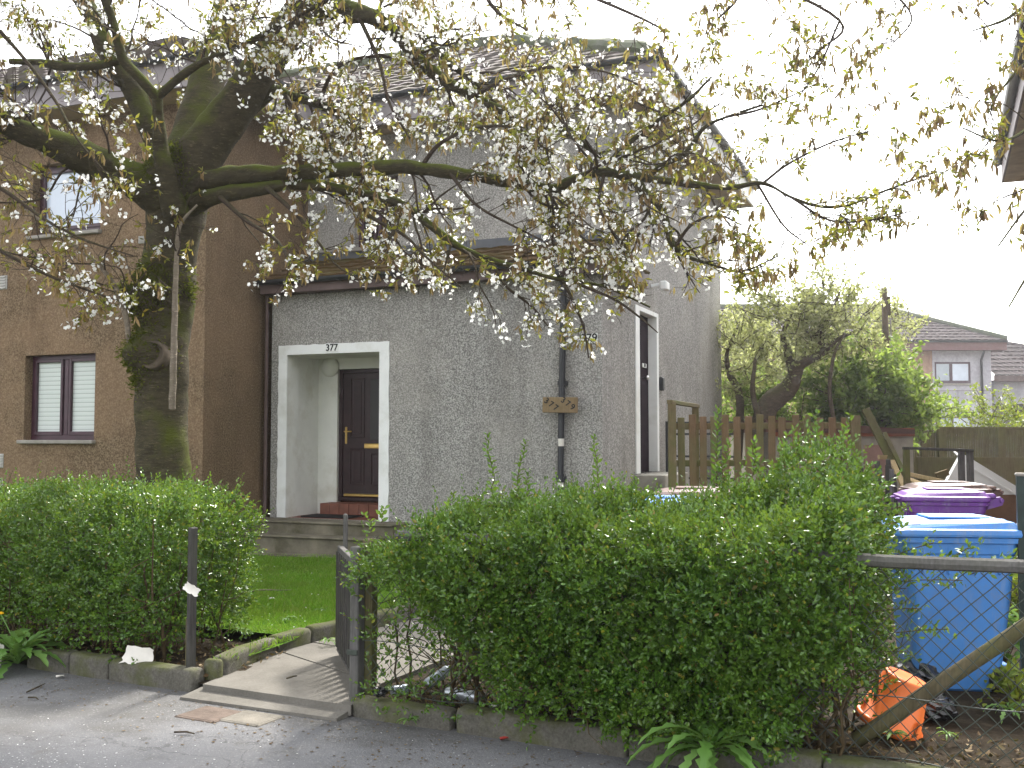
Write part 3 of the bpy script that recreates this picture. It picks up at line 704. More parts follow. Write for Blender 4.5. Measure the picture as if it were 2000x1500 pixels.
# mossy lip along the right-hand eave
rd.tube([Vector((UE - .02, w_f + (w_b - w_f) * i / 40, ze_ + .045 + .012 * math.sin(i * 2.3))) for i in range(41)], [.05 + .02 * abs(math.sin(i * 1.3)) for i in range(41)], 7, wob=.25)
rd.build('ridge_tiles', M['ridge'], ro)
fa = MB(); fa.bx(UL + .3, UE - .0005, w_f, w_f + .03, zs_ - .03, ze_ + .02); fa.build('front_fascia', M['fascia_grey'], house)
fa = MB(); fa.bx(UE - .03, UE, w_f + .031, w_b, zs_ - .03, ze_ + .02); fa.bx(UL, UE - .031, w_b - .03, w_b - .001, zs_ - .03, ze_ + .02); fa.build('side_fascia', M['fascia_flare'], house)
so = MB(); so.bx(UL + .3, UE - .031, w_f + .031, PD - .001, zs_, zs_ + .02); so.bx(.001, UE - .031, PD, w_b - .031, zs_ + .001, zs_ + .02); so.build('soffit', M['soffit'], house)
gt = MB(); gutter(gt, (UL + .6, w_f - .06, ze_ - .01), (UE + .02, w_f - .06, ze_ - .01)); gutter(gt, (UE + .06, w_f + .05, ze_ - .01), (UE + .06, w_b, ze_ - .01)); gt.build('roof_gutter', M['black_pvc'], house)

# wooden sign tied to the downpipe
su, sz = onfront(1094, 791, -.14)
sign = thing('wooden_sign', 'small wooden board reading 377 and 379 fixed across the black downpipe', 'sign', HW(su, -.14, sz), -HA)
bd = MB(); bd.box((0, 0, 0), (.44, .028, .185), (Matrix.Rotation(R(1.2), 3, 'Y') @ Vector((1, 0, 0)), Vector((0, 1, 0)), Matrix.Rotation(R(1.2), 3, 'Y') @ Vector((0, 0, 1))), .006)
bd.build('board', M['sign_wood'], sign)
for body, x0, z0 in (('377', -.165, .05), ('379', .045, .055)):
    for i, ch in enumerate(body):
        text_mesh('numeral', ch, .10, M['ink'], sign, Matrix.Translation((x0 + i * .058, -.0155, z0 - i * .042)) @ Matrix.Rotation(R(90), 4, 'X') @ Matrix.Rotation(R(-32), 4, 'Z'), .002)
mat_u, mat_z = onfront(668, 1003, .42)
dm = MB(); dm.box(HW(ddu0 + .25, .30, zfl + .012), (.75, .40, .018), (RU, RW, Vector((0, 0, 1))), .008); tag(dm.build('doormat', M['rubber']), 'thin black rubber doormat on the porch floor below the tiled step', 'doormat')

# ------------------------------------------------------------------ brown house on the left
WB = -1.19
bh = thing('brown_house', 'brown roughcast two-storey house behind the cherry tree', 'house', O, -HA)
def fh(x0, x1, y0, y1, w, xm=None):
    xm = xm or (x0 + x1) / 2
    return (onfront(x0, (y0 + y1) / 2, w)[0], onfront(x1, (y0 + y1) / 2, w)[0], onfront(xm, y1, w)[1], onfront(xm, y0, w)[1])
lw = fh(48, 185, 692, 860, WB); uw = fh(64, 197, 316, 456, WB)
bb = MB(); wall_face(bb, 'w', WB, -22, UL, 0, zs_, [lw, uw]); wall_face(bb, 'u', UL, WB, 2.2, 0, zs_ + .25)
reveal(bb, 'w', WB, lw, .16); reveal(bb, 'w', WB, uw, .16); wall_face(bb, 'w', 6.4, -22, UL, 0, zs_, flip=True)
bb.build('wall', M['harl_brown'], bh)
bl = window(bh, WB + .12, lw, 2, [M['blind'], M['blind']], .06); bl['label'] = 'ground floor window with closed white blinds'
bu = window(bh, WB + .12, uw, 1, M['glass_net'], .07); bu['label'] = 'upper window with a pale net curtain'
for h in (lw, uw):
    sl = MB(); sl.bx(h[0] - .06, h[1] + .03, WB - .07, WB + .13, h[2] - .045, h[2] + .004, .008); sl.build('window_sill', M['sill'], bh)
def vent(px, py, wpx, hpx):
    a, z = onfront(px, py, WB); k = 2000 / 13.8; w, h = wpx / k, hpx / k; v = MB()
    v.bx(a - w / 2, a + w / 2, WB - .012, WB + .002, z - h / 2, z + h / 2, .004)
    for i in range(5): v.box((a, WB - .018, z - h / 2 + h * (i + .5) / 5), (w * .86, .022, h * .10), None, .002)
    v.build('air_vent', M['foil'], bh)
vent(6, 552, 24, 28); vent(2, 900, 14, 28); vent(2, 945, 12, 24); vent(282, 468, 26, 14); vent(279, 521, 26, 14)
brw_f, brw_b = WB - OH, 6.4 + OH; bhalf = (brw_b - brw_f) / 2; BR = bhalf * math.tan(R(29)); SLb = math.hypot(bhalf, BR); UB = UL + OH
br = MB(); tile_slope(br, Vector((0, brw_f, ze_)), (1, 0, 0), (0, bhalf, BR), SLb, lambda s: -22, lambda s: UB - s / SLb * bhalf)
tile_slope(br, Vector((UB, 0, ze_)), (0, 1, 0), (-bhalf, 0, BR), SLb, lambda s: brw_f + s / SLb * bhalf, lambda s: brw_b - s / SLb * bhalf)
tile_slope(br, Vector((0, brw_b, ze_)), (1, 0, 0), (0, -bhalf, BR), SLb, lambda s: -22, lambda s: UB - s / SLb * bhalf)
bro = br.build('roof', M['tile'], bh)
bf = MB(); bf.bx(-22, UB, brw_f, brw_f + .03, zs_ - .03, ze_ + .02); bf.bx(UB - .03, UB, brw_f + .031, PD - .54 - .002, zs_ - .03, ze_ + .02); bf.build('fascia', M['fascia_grey'], bh)
bs = MB(); bs.bx(-22, UB - .031, brw_f + .031, WB - .001, zs_ - .002, zs_ + .02); bs.bx(UL + .001, UB - .031, WB, PD - .55, zs_ - .001, zs_ + .02); bs.build('soffit', M['soffit'], bh)
gt = MB(); gutter(gt, (-22, brw_f - .06, ze_ - .01), (UB + .02, brw_f - .06, ze_ - .01)); gutter(gt, (UB + .06, brw_f + .05, ze_ - .01), (UB + .06, PD - .6, ze_ - .01)); gt.build('roof_gutter', M['black_pvc'], bh)

# ------------------------------------------------------------------ mirrored neighbour on the right edge: its eave reaches into the frame
nu, nw_ = 4.70, 7.55
nb = thing('neighbour_house', 'house at the right edge with only its dark gutter and eave showing', 'house', HW(nu + .54, nw_ - .54, 0), -HA)
n_ = MB(); nz0, nz1 = ze_ - .36, ze_
L_ = 9.0
wall_n = MB()
wall_n.quad((0, -L_, 0), (0, 0, 0), (0, 0, nz0), (0, -L_, nz0)); wall_n.quad((0, 0, 0), (8, 0, 0), (8, 0, nz0), (0, 0, nz0)); wall_n.quad((0, -L_, 0), (0, -L_, nz0), (8, -L_, nz0), (8, -L_, 0)); wall_n.quad((8, -L_, 0), (8, -L_, nz0), (8, 0, nz0), (8, 0, 0))
wall_n.build('wall', M['harl_brown'], nb)
n_.bx(-.54, -.51, -L_ - .5, .54, nz0, nz1); n_.bx(-.509, 8.5, .51, .54, nz0, nz1); n_.build('fascia', M['fascia'], nb)
n_ = MB(); n_.bx(-.509, -.001, -L_ - .5, .509, nz0, nz0 + .02); n_.bx(0, 8.4, .001, .509, nz0 + .001, nz0 + .02); n_.build('soffit', M['soffit'], nb)
n_ = MB(); gutter(n_, (-.60, -L_ - .5, nz1 - .01), (-.60, .5, nz1 - .01), .075); n_.tube([(-.56, -L_ * i / 30 + .4, nz1 + .06) for i in range(31)], .09, 7, wob=.2); n_.build('roof_gutter', M['black_pvc'], nb)
n_ = MB(); hn = 4.5; rn = hn * math.tan(R(29)); sn = math.hypot(hn, rn)
tile_slope(n_, Vector((-.54, 0, nz1)), (0, 1, 0), (hn, 0, rn), sn, lambda s: -L_ - .5, lambda s: .54 - s / sn * hn)
tile_slope(n_, Vector((0, .54, nz1)), (1, 0, 0), (0, -hn, rn), sn, lambda s: -.54 + s / sn * hn, lambda s: 8.5 - s / sn * hn)
n_.build('roof', M['tile'], nb)

# ================================================================== EDGING STONES
def stone(a, b, width, z0, z1, label, group, inner, seed):
    """rounded, worn edging stone from a to b (world), top at z1; inner = direction of its width"""
    a = Vector(a); b = Vector(b); x = (b - a); L = x.length; x.normalize(); y = Vector(inner).normalized()
    e = thing('edging_stone', label, 'kerb stone', (*((a + b) / 2 + y * width / 2).xy, z0), 0, group)
    nx, nr = max(4, int(L / .07)), 14; vs = []; fs = []
    r = random.Random(seed)
    prof = []
    hw, hh = width / 2, (z1 - z0); rad = .030
    for (cx, cz, a0) in ((-hw + rad, 0, None), (-hw + rad, hh - rad, 180), (hw - rad, hh - rad, 90), (hw - rad, 0, None)):
        if a0 is None: prof.append((-hw if cx < 0 else hw, 0))
        else:
            for k in range(5): an = R(a0 - k * 22.5); prof.append((cx + rad * math.cos(an), cz + rad * math.sin(an)))
    ring = len(prof)
    xs = [-L / 2, -L / 2 + .012] + [-L / 2 + .03 + (L - .06) * i / nx for i in range(nx + 1)] + [L / 2 - .012, L / 2]
    for i, xx in enumerate(xs):
        sc = .86 if i in (0, len(xs) - 1) else (.96 if i in (1, len(xs) - 2) else 1)
        for (py, pz) in prof:
            q = Vector((xx, py * sc, pz * (1 - (1 - sc) * .5))); p = x * q.x + y * q.y
            n = fnoise(np.array([[q.x * 3 + seed, q.y * 5, q.z * 5]]), 2.5, seed)[0] * .007
            vs.append((p.x + y.x * n, p.y + y.y * n, q.z + n * .8 if pz > 0 else q.z))
    m = len(xs)
    for i in range(m - 1):
        for j in range(ring - 1): fs.append((i * ring + j, i * ring + j + 1, (i + 1) * ring + j + 1, (i + 1) * ring + j))
    fs.append(tuple(range(ring))[::-1]); fs.append(tuple((m - 1) * ring + j for j in range(ring)))
    me = bpy.data.meshes.new('stone'); me.from_pydata(vs, [], fs); me.update()
    link_mesh('stone', me, M['kerb'], e, True)
front_px = [(None, -60, -7.2), (-60, 138, None), (141, 219, None), (222, 383, None)]
KT = .135
sl_list = [(-7.4, -6.0, 'edging stone under the left hedge, farthest left and behind the dandelion leaves'), (-5.97, -4.1, 'long edging stone under the left hedge, half hidden by the dandelion clump'),
           (s_at(62), s_at(141), 'short edging stone partly covered by the dandelion clump'),
           (s_at(144), s_at(219), 'short grey edging stone just right of the dandelion clump'), (s_at(222), s_at(383), 'mossy edging stone at the gateway end of the left hedge, under white paper')]
for i, (a, b, lb) in enumerate(sl_list): stone(ST(a, 0), ST(b, 0), .12, -.05, KT + .01 * (i % 2), lb, 'edging stones along the pavement', KN, 11 + i)
sr_list = [(s_at(692), s_at(878), 'short sunken edging stone at the gatepost end of the right hedge'), (s_at(892), s_at(1218), 'long edging stone under the middle of the right hedge'),
           (s_at(1224), s_at(1592), 'long edging stone behind the drooping broad-leaved weed'), (s_at(1597), s_at(2040), 'edging stone below the orange tub at the right corner'), (s_at(2050), 3.6, 'edging stone beyond the right edge of the chain-link fence')]
for i, (a, b, lb) in enumerate(sr_list): stone(ST(a, 0), ST(b, 0), .12, -.05, KT - (.03 if i == 0 else 0), lb, 'edging stones along the pavement', KN, 31 + i)
pe = [ST(-2.17, .13), G(440, 1310, .10), G(543, 1266, .10)] + left_edge[2:6]
pl = ['small mossy path edging stone next to the left hedge post', 'mossy path edging stone second from the left hedge post, beside the lawn', 'grey path edging stone in the middle of the lawn edge', 'path edging stone running behind the open gate', 'path edging stone hidden behind the right hedge', 'last path edging stone near the porch steps']
for i in range(len(pe) - 1):
    a, b = Vector((*pe[i].xy, 0)), Vector((*pe[i + 1].xy, 0)); d = (b - a).normalized()
    stone(a + d * .012, b - d * .012, .11, .02, .185, pl[i], 'edging stones along the path', (-d.y, d.x, 0), 51 + i)

# toby boxes: two small stone covers let into the pavement
def cover(px, py, w, d, mat, label):
    c = G(px, py, -.006); m = MB(); m.box(c, (w, d, .028), (KS, KN, Vector((0, 0, 1))), .008)
    for (i, j) in ((0, 1), (0, -1), (1, 0), (-1, 0)):
        m.box(c + KS * (i * w * .5) + KN * (j * d * .5), (.02 if i else w + .02, .02 if j else d + .02, .024), (KS, KN, Vector((0, 0, 1))), .004)
    tag(m.build('access_cover', mat), label, 'cover', 'covers let into the pavement')
cover(410, 1398, .28, .24, plain('rusty_cover', (.12, .092, .075), .9, .2, .3, 8, .5), 'left reddish square cover let into the pavement before the gateway')
cover(490, 1406, .28, .22, plain('stone_cover', (.17, .155, .13), .9, .2, .3, 8, .5), 'right pale stone cover let into the pavement before the gateway')

# ================================================================== HEDGES
def hedge(name, label, s0, s1, n0, n1, hfun, nshoot, seed, ends=(.25, .25), under=None, top_tall=None, dens=None):
    """privet: woody stems, and thousands of short shoots with paired leaves near the clipped surface"""
    global rng
    rng = np.random.default_rng(seed)
    t = thing(name, label, 'hedge', ST((s0 + s1) / 2, (n0 + n1) / 2, .05), -SA)
    N = nshoot
    k = int(N * 5)
    s = rng.uniform(s0, s1, k); n = rng.uniform(n0 - .1, n1 + .1, k); z = rng.uniform(.08, 1.75, k)
    hh = hfun(s, n); q = np.stack([s, n, z], 1); nz = fnoise(q, 3.2, seed) * .07 + fnoise(q, 9, seed + 1) * .035
    # signed depth below the envelope
    dn = np.minimum(n - n0, n1 - n); ds = np.minimum((s - s0) + .0, (s1 - s) + .0)
    dz = hh - z; ed = np.sqrt(np.clip(.22 - dn, 0, None) ** 2 + np.clip(.22 - dz, 0, None) ** 2 + np.clip(.22 - ds, 0, None) ** 2)
    dep = .22 - ed + nz                                           # >0 inside
    low = np.clip((z - .10) / .40, .10, 1) if under is None else under(s, n, z)
    keep = (dep > 0) & (dep < .30) & (rng.uniform(size=k) < np.exp(-dep / .11) * low)
    if dens is not None: keep &= rng.uniform(size=k) < dens(s, n, z)
    s, n, z, dep = s[keep], n[keep], z[keep], dep[keep]
    if len(s) > N: s, n, z, dep = s[:N], n[:N], z[:N], dep[:N]
    K = len(s); cs, cn = (s0 + s1) / 2, (n0 + n1) / 2
    base = np.array(SO)[None] + s[:, None] * np.array(KS) + n[:, None] * np.array(KN) + z[:, None] * np.array([0, 0, 1.])
    # outward direction
    on = np.where(n < cn, -1, 1) * np.clip(1 - np.minimum(n - n0, n1 - n) / .35, 0, 1); oz = np.clip(1 - (hfun(s, n) - z) / .35, 0, 1); os_ = np.where(s < cs, -1, 1) * np.clip(1 - np.minimum(s - s0, s1 - s) / .3, 0, 1)
    od = on[:, None] * np.array(KN) + os_[:, None] * np.array(KS) + (oz + .35)[:, None] * np.array([0, 0, 1.]) + rng.normal(size=(K, 3)) * .55
    od = unit(od)
    parts = []; m = 9; L = rng.uniform(.05, .13, K); ext = rng.uniform(size=K) < .05 * (1 + 2 * oz); L[ext] *= 1.8
    side = unit(np.cross(od, rng.normal(size=(K, 3)))); side2 = np.cross(od, side)
    for j in range(m):
        f = j / (m - 1); p = base + od * (L * f)[:, None]
        a = (j % 2) * np.pi + (j // 2) * 1.57; sd = side * math.cos(a) + side2 * math.sin(a)
        d = od * (.55 + .5 * f) + sd * (1 - .6 * f) + rng.normal(size=(K, 3)) * .25
        sz = rng.uniform(.023, .038, K) * (1.05 - .3 * f)
        parts.append(leaves(p, d, sz, sz * rng.uniform(.50, .66, K), .16, .15))
    v, f = cat(parts); np_mesh('foliage', v, f, M['privet'], t)['kind'] = 'stuff'
    # inner twigs and leaves that close the mass
    k2 = int(N * 2.2); s_ = rng.uniform(s0 + .12, s1 - .12, k2); n_ = rng.uniform(n0 + .12, n1 - .12, k2); z_ = rng.uniform(.10, 1, k2) * (hfun(s_, n_) - .14)
    lw_ = np.clip((z_ - .12) / .5, .12, 1) if under is None else under(s_, n_, z_)
    kk = rng.uniform(size=k2) < lw_
    if dens is not None: kk &= rng.uniform(size=k2) < dens(s_, n_, z_)
    s_, n_, z_ = s_[kk], n_[kk], z_[kk]; p = np.array(SO)[None] + s_[:, None] * np.array(KS) + n_[:, None] * np.array(KN) + z_[:, None] * np.array([0, 0, 1.])
    v, f = leaves(p, rng.normal(size=p.shape) + [0, 0, .3], rng.uniform(.03, .045, len(p)), .019, .15, .1); np_mesh('inner_foliage', v, f, M['privet'], t)['kind'] = 'stuff'
    tb = []
    ns = int((s1 - s0) * 26)
    for i in range(ns):
        a = rng.uniform(s0 + .1, s1 - .1); b = rng.uniform(n0 + .15, n1 - .15); hgt = float(hfun(np.array([a]), np.array([b]))[0]) * rng.uniform(.65, .97)
        pts = [ST(a, b, .03)]; da, db = rng.normal() * .25, rng.normal() * .25
        for j in range(1, 7): pts.append(ST(np.clip(a + da * (j / 6) ** 1.3 + rng.normal() * .02, s0 + .04, s1 - .04), np.clip(b + db * (j / 6) ** 1.3 + rng.normal() * .02, n0 + .06, n1 - .06), .03 + hgt * j / 6))
        tb.append(tube_np(pts, np.linspace(.012, .003, 7) * rng.uniform(.6, 1.2), 5))
        for q in range(5):
            o = pts[rng.integers(1, 6)]; e = o + Vector(rng.normal(size=3) * .16) + Vector((0, 0, .06)); mid = (o + e) / 2 + Vector(rng.normal(size=3) * .02)
            tb.append(tube_np([o, mid, e], [.004, .003, .0015], 4))
    v, f = cat(tb); np_mesh('stems', v, f, M['stem'], t, True)['kind'] = 'stuff'
    return t
def tall_shoots(t, spots, seed):
    """long unclipped shoots standing above the hedge"""
    r = np.random.default_rng(seed); tb = []; lv = []
    for (p, h, lean) in spots:
        pts = [Vector(p)]; 
        for j in range(1, 9): pts.append(Vector(p) + Vector((lean * (j / 8) ** 2 + r.normal() * .008, r.normal() * .012, h * j / 8)))
        tb.append(tube_np(pts, np.linspace(.004, .0015, 9), 4))
        m = int(h / .017); pp = np.array([np.array(pts[min(7, int(i * 8 / m))].lerp(pts[min(8, int(i * 8 / m) + 1)], (i * 8 / m) % 1)) for i in range(m)])
        for sd in (0, 1):
            a = np.arange(m) * 1.57 + sd * np.pi; d = np.stack([np.cos(a), np.sin(a), .55 + .5 * np.arange(m) / m], 1) + r.normal(size=(m, 3)) * .2
            sz = r.uniform(.036, .056, m) * (1.1 - .4 * np.arange(m) / m); lv.append(leaves(pp, d, sz, sz * .5, .16, .2))
    v, f = cat(lv); np_mesh('tall_shoots', v, f, M['privet_tip'], t)['kind'] = 'stuff'
    v, f = cat(tb); np_mesh('shoot_stems', v, f, M['stem'], t)['kind'] = 'stuff'
hl = hedge('privet_hedge', 'dense clipped privet hedge left of the gateway, in front of the cherry trunk', -7.2, s_at(405, .55), .05, 1.2, lambda s, n: 1.17 + .03 * np.sin(s * 3) + .04 * np.sin(s * 7.3 + 1) - .03 * (s < -3.2), 20000, 3)
tall_shoots(hl, [(ST(s_at(x, .7), .7, 1.08), h, r_) for x, h, r_ in ((40, .2, .02), (145, .22, -.02), (300, .16, .0), (345, .2, .02), (420, .12, .0), (130, .12, .03), (240, .13, 0))], 8)
def h_right(s, n):
    b = 1.14 + .035 * np.sin(s * 4 + 1) + .03 * np.sin(s * 9)
    b = b + .06 * np.clip((s - .2) / .8, 0, 1) + .30 * np.clip((s - .95) / .4, 0, 1) * np.clip((n - .25) / .4, 0, 1) * (1 - np.clip((s - 1.62) / .30, 0, 1))
    return b - .10 * np.clip((-.45 - s) / .4, 0, 1)
def under_right(s, n, z):
    lo = .08 + .40 * np.clip((.10 - s) / .6, 0, 1) + .22 * np.clip((-.45 - s) / .3, 0, 1) + .05 * np.sin(s * 5) ** 2 * (s < .8)
    return np.clip((z - lo) / .22, .05, 1)
s_r0, s_r1 = s_at(716, .1), s_at(1700, .4)
hr = hedge('privet_hedge', 'long privet hedge between gate and blue bin, growing through the chain-link fence', s_r0, s_r1, -.13, 1.0, h_right, 27000, 5, under=under_right,
           dens=lambda s, n, z: np.clip(1.15 - .9 * np.clip((s - 1.45) / .4, 0, 1), .1, 1) * (1 - .95 * (s > 1.50) * (z < .50)) * np.clip(1.25 - .85 * np.clip((z - 1.22) / .2, 0, 1), .3, 1))
def at_px(px, py, Y): return P(px, py, Y)
sp = [(at_px(x, y, Y), h, l) for x, y, Y, h, l in ((965, 990, 6.4, .46, -.05), (1010, 985, 6.3, .40, .06), (1170, 985, 6.2, .42, -.02), (1030, 985, 6.3, .22, .02), (880, 990, 6.5, .1, .02), (1190, 985, 6.1, .16, .04),
      (1400, 950, 5.9, .46, .01), (1410, 960, 5.9, .30, .05), (1470, 930, 5.8, .22, .02), (1530, 900, 5.7, .16, .03), (1590, 900, 5.7, .28, .03), (1640, 910, 5.7, .30, .06), (1640, 930, 5.6, .18, .08), (1560, 900, 5.7, .2, -.02), (1610, 920, 5.6, .16, -.02), (1480, 920, 5.7, .14, -.03),
      (1690, 960, 5.5, .14, .06), (1700, 990, 5.5, .14, .1), (1735, 1030, 5.4, .12, .12), (1720, 1060, 5.4, .1, .2), (725, 1040, 6.2, .12, -.05), (745, 1020, 6.2, .1, 0))]
tall_shoots(hr, sp, 9)
# loose sprays reaching right, over the mesh in front of the bin
r = np.random.default_rng(4); lv = []; tb = []
for (x, y, x2, y2, Y) in ((1640, 1130, 1900, 1090, 5.0), (1660, 1150, 1880, 1135, 5.0), (1680, 1120, 1830, 1060, 5.1), (1650, 1210, 1800, 1190, 4.95), (1640, 1260, 1850, 1230, 4.9), (1640, 1290, 1780, 1275, 4.9), (1620, 1330, 1760, 1300, 4.9), (1650, 1060, 1760, 1020, 5.2), (1640, 1030, 1770, 990, 5.3), (1660, 1180, 1770, 1150, 5.0), (1600, 1350, 1730, 1350, 4.85), (1850, 1100, 1910, 1068, 5.0), (1880, 1130, 1975, 1105, 4.9), (1905, 1120, 1985, 1095, 4.9), (1640, 1100, 1740, 1090, 5.0), (1620, 1160, 1760, 1110, 5.05)):
    a = P(x, y, Y); b = P(x2, y2, Y - .05); m = int((b - a).length / .018); tt = np.linspace(.15, 1, m); pp = np.array(a)[None] + tt[:, None] * np.array(b - a) + np.sin(tt * 3)[:, None] * np.array([0, 0, .02])
    tb.append(tube_np(pp[::2], .0025, 4))
    for sd in (0, 1, 2):
        an = r.uniform(0, 6.28, m); d = np.stack([.5 + .3 * np.cos(an), .7 * np.sin(an), .9 * np.cos(an) + .2], 1); sz = r.uniform(.022, .04, m); lv.append(leaves(pp + r.normal(size=pp.shape) * .02, d, sz, sz * .5, .15, .2))
v, f = cat(lv); np_mesh('loose_sprays', v, f, M['privet'], hr)['kind'] = 'stuff'
v, f = cat(tb); np_mesh('spray_stems', v, f, M['stem'], hr)['kind'] = 'stuff'

# ================================================================== FRONT FENCE, GATE
FN = .145
def onfence(px, py, n=FN):
    d = ray(px, py); o = Vector((0, 0, H)) - SO; t_ = (n - o.dot(KN)) / d.dot(KN); p = o + d * t_
    return p.dot(KS), p.z
fence = thing('chain_link_fence', 'low chain-link fence with dark timber top rail running through the right hedge', 'fence', ST(.8, FN, .05), -SA)
RZ = 1.035; sf0, sf1 = s_at(722, FN), 2.95
def in_f(m, name, mat, smooth=False, par=None): return m.build(name, mat, par or fence, smooth, True)
m = MB(); n_seg = 14
pts = [ST(sf0 + .22 + (sf1 - .22 - sf0) * i / n_seg, FN - .03, RZ + .004 * math.sin(i * 1.7)) for i in range(n_seg + 1)]
v, f = tube_np(pts, .031, 8); m.add(v, f.tolist()); m.f.append(tuple(range(8))[::-1]); m.f.append(tuple(range(len(v) - 8, len(v))))
in_f(m, 'top_rail', M['grey_wood'])
for s_, z1 in ((sf0 - .01, 1.0), (s_at(1237, FN), .99), (2.88, 1.02)):
    m = MB(); m.box(ST(s_, FN + .03, z1 / 2), (.07, .07, z1), (KS, KN, Vector((0, 0, 1))), .008); in_f(m, 'post', M['moss_wood'])
a = onfence(850, 1238, FN + .07); b = onfence(985, 1372, FN + .02)
m = MB(); m.bar(ST(a[0] - .18, FN + .30, a[1] + .2), ST(b[0], FN + .02, b[1]), .075, .05, KN, .008); in_f(m, 'brace', M['moss_wood'])
a = onfence(2010, 1218, FN + .05); b = onfence(1672, 1446, FN + .05)
m = MB(); m.tube([ST(b[0] + (a[0] + .3 - b[0]) * i / 8, FN + .05, b[1] + (a[1] + .24 - b[1]) * i / 8) for i in range(9)], .036, 10, wob=.04); in_f(m, 'brace', M['moss_wood'], True)
# mesh: zig-zag wires that lean both ways
tb = []; D = .085; zb, zt = .135, RZ - .02; hgt = zt - zb; wv = np.random.default_rng(5)
for dr in (1, -1):
    k = int((sf1 - sf0 + hgt) / D)
    for i in range(k):
        s_a = sf0 + i * D if dr < 0 else sf0 - hgt + i * D
        pts = []
        for j in range(0, 13):
            q = j / 12; ss_ = s_a + dr * hgt * q if dr > 0 else s_a - hgt * q
            pts.append((ss_, zb + hgt * q))
        pts = [p for p in pts if sf0 <= p[0] <= sf1]
        if len(pts) < 2: continue
        tb.append(tube_np([ST(p[0] + .010 * math.sin(p[1] * 11 + p[0] * 4), FN + .002 * dr + .012 * math.sin(p[0] * 2.3 + p[1] * 3) - .05, p[1] + .010 * math.sin(p[0] * 5)) for p in pts], .0023, 4))
for z_, amp in ((.14, .012), (.42, .006)):
    tb.append(tube_np([ST(sf0 + (sf1 - sf0) * i / 40, FN - .055, z_ + amp * math.sin(i * .9)) for i in range(41)], .003, 5))
v, f = cat(tb); np_mesh('wire_mesh', v, f, M['wire'], fence)
# left hedge post
lp = thing('gate_post', 'weathered dark timber post at the gateway end of the left hedge', 'post', ST(s_at(377, .1), .1, 0), -SA)
a, zt_ = onfence(377, 1030, .1)
m = MB(); m.box(ST(a, .10, zt_ / 2), (.036, .06, zt_), (KS, KN, Vector((0, 0, 1))), .006); m.build('post', M['dark_wood'], lp, False, True)
m = MB(); m.box(ST(a - .05, .13, .22), (.04, .03, .42), (KS, KN, Vector((0, 0, 1))), .006); m.build('batten', M['moss_wood'], lp, False, True)
# open timber gate swung in, seen nearly edge-on
g0 = G(708, 1352, .10); g1 = Vector((*P(663, 1262, 7.3).xy, 0))
gate = thing('garden_gate', 'open slatted timber gate swung inwards beside the right hedge', 'gate', (g0.x, g0.y, .08))
gx = (Vector((*g1.xy, 0)) - Vector((*g0.xy, 0))); gl_ = gx.length; gx.normalize(); gy = Vector((0, 0, 1)).cross(gx)
o = Vector((*g0.xy, 0)); ax = (gx, gy, Vector((0, 0, 1)))
gt0, gt1 = .14, .80
for z in (gt0, gt1):
    m = MB(); m.bar(o + Vector((0, 0, z)), o + gx * gl_ + Vector((0, 0, z)), .04, .075); m.build('rail', M['grey_wood'], gate, False, True)
nsl = 11
for i in range(nsl):
    x = .04 + (gl_ - .08) * i / (nsl - 1); m = MB(); m.box(o + gx * x + gy * .0225 + Vector((0, 0, (gt0 + gt1) / 2)), (.06, .016, gt1 - gt0 + .0), ax, .003); m.build('slat', M['dark_wood'], gate, False, True)
m = MB(); m.box(o + gx * (gl_ - .0) + gy * -.035 + Vector((0, 0, .55)), (.05, .03, 1.02), ax, .008); m.build('stile', M['grey_wood'], gate, False, True)
gp = thing('gate_post', 'mossy squared timber gatepost beside the open gate', 'post', ST(s_at(704, .1), .1, 0), -SA)
a = s_at(701, .1); m = MB(); m.box(ST(a, .10, .48), (.062, .07, .96), (KS, KN, Vector((0, 0, 1))), .006); m.build('post', M['grey_wood'], gp, False, True)
m = MB(); 
for z in (.35, .78): m.box(ST(a - .01, .06, z), (.09, .012, .03), (KS, KN, Vector((0, 0, 1))), .003)
for z, nm in ((.35, 0), (.78, 1)):
    m = MB(); m.box(ST(a - .005, .058, z), (.075, .012, .03), (KS, KN, Vector((0, 0, 1))), .003); m.build('hinge_strap', M['wire'], gp, False, True)
# dark painted post at the right edge
a = P(1994, 930, 6.2); gpr = thing('gate_post', 'dark green painted post at the right edge with a pale cap', 'post', (a.x + .02, a.y, .05), -HA)
m = MB(); m.bx(-.045, .045, -.05, .05, 0, a.z - .05); m.build('post', M['green_post'], gpr); m = MB(); m.bx(-.05, .05, -.055, .055, a.z - .05, a.z - .03, .006); m.build('cap', M['sill'], gpr)

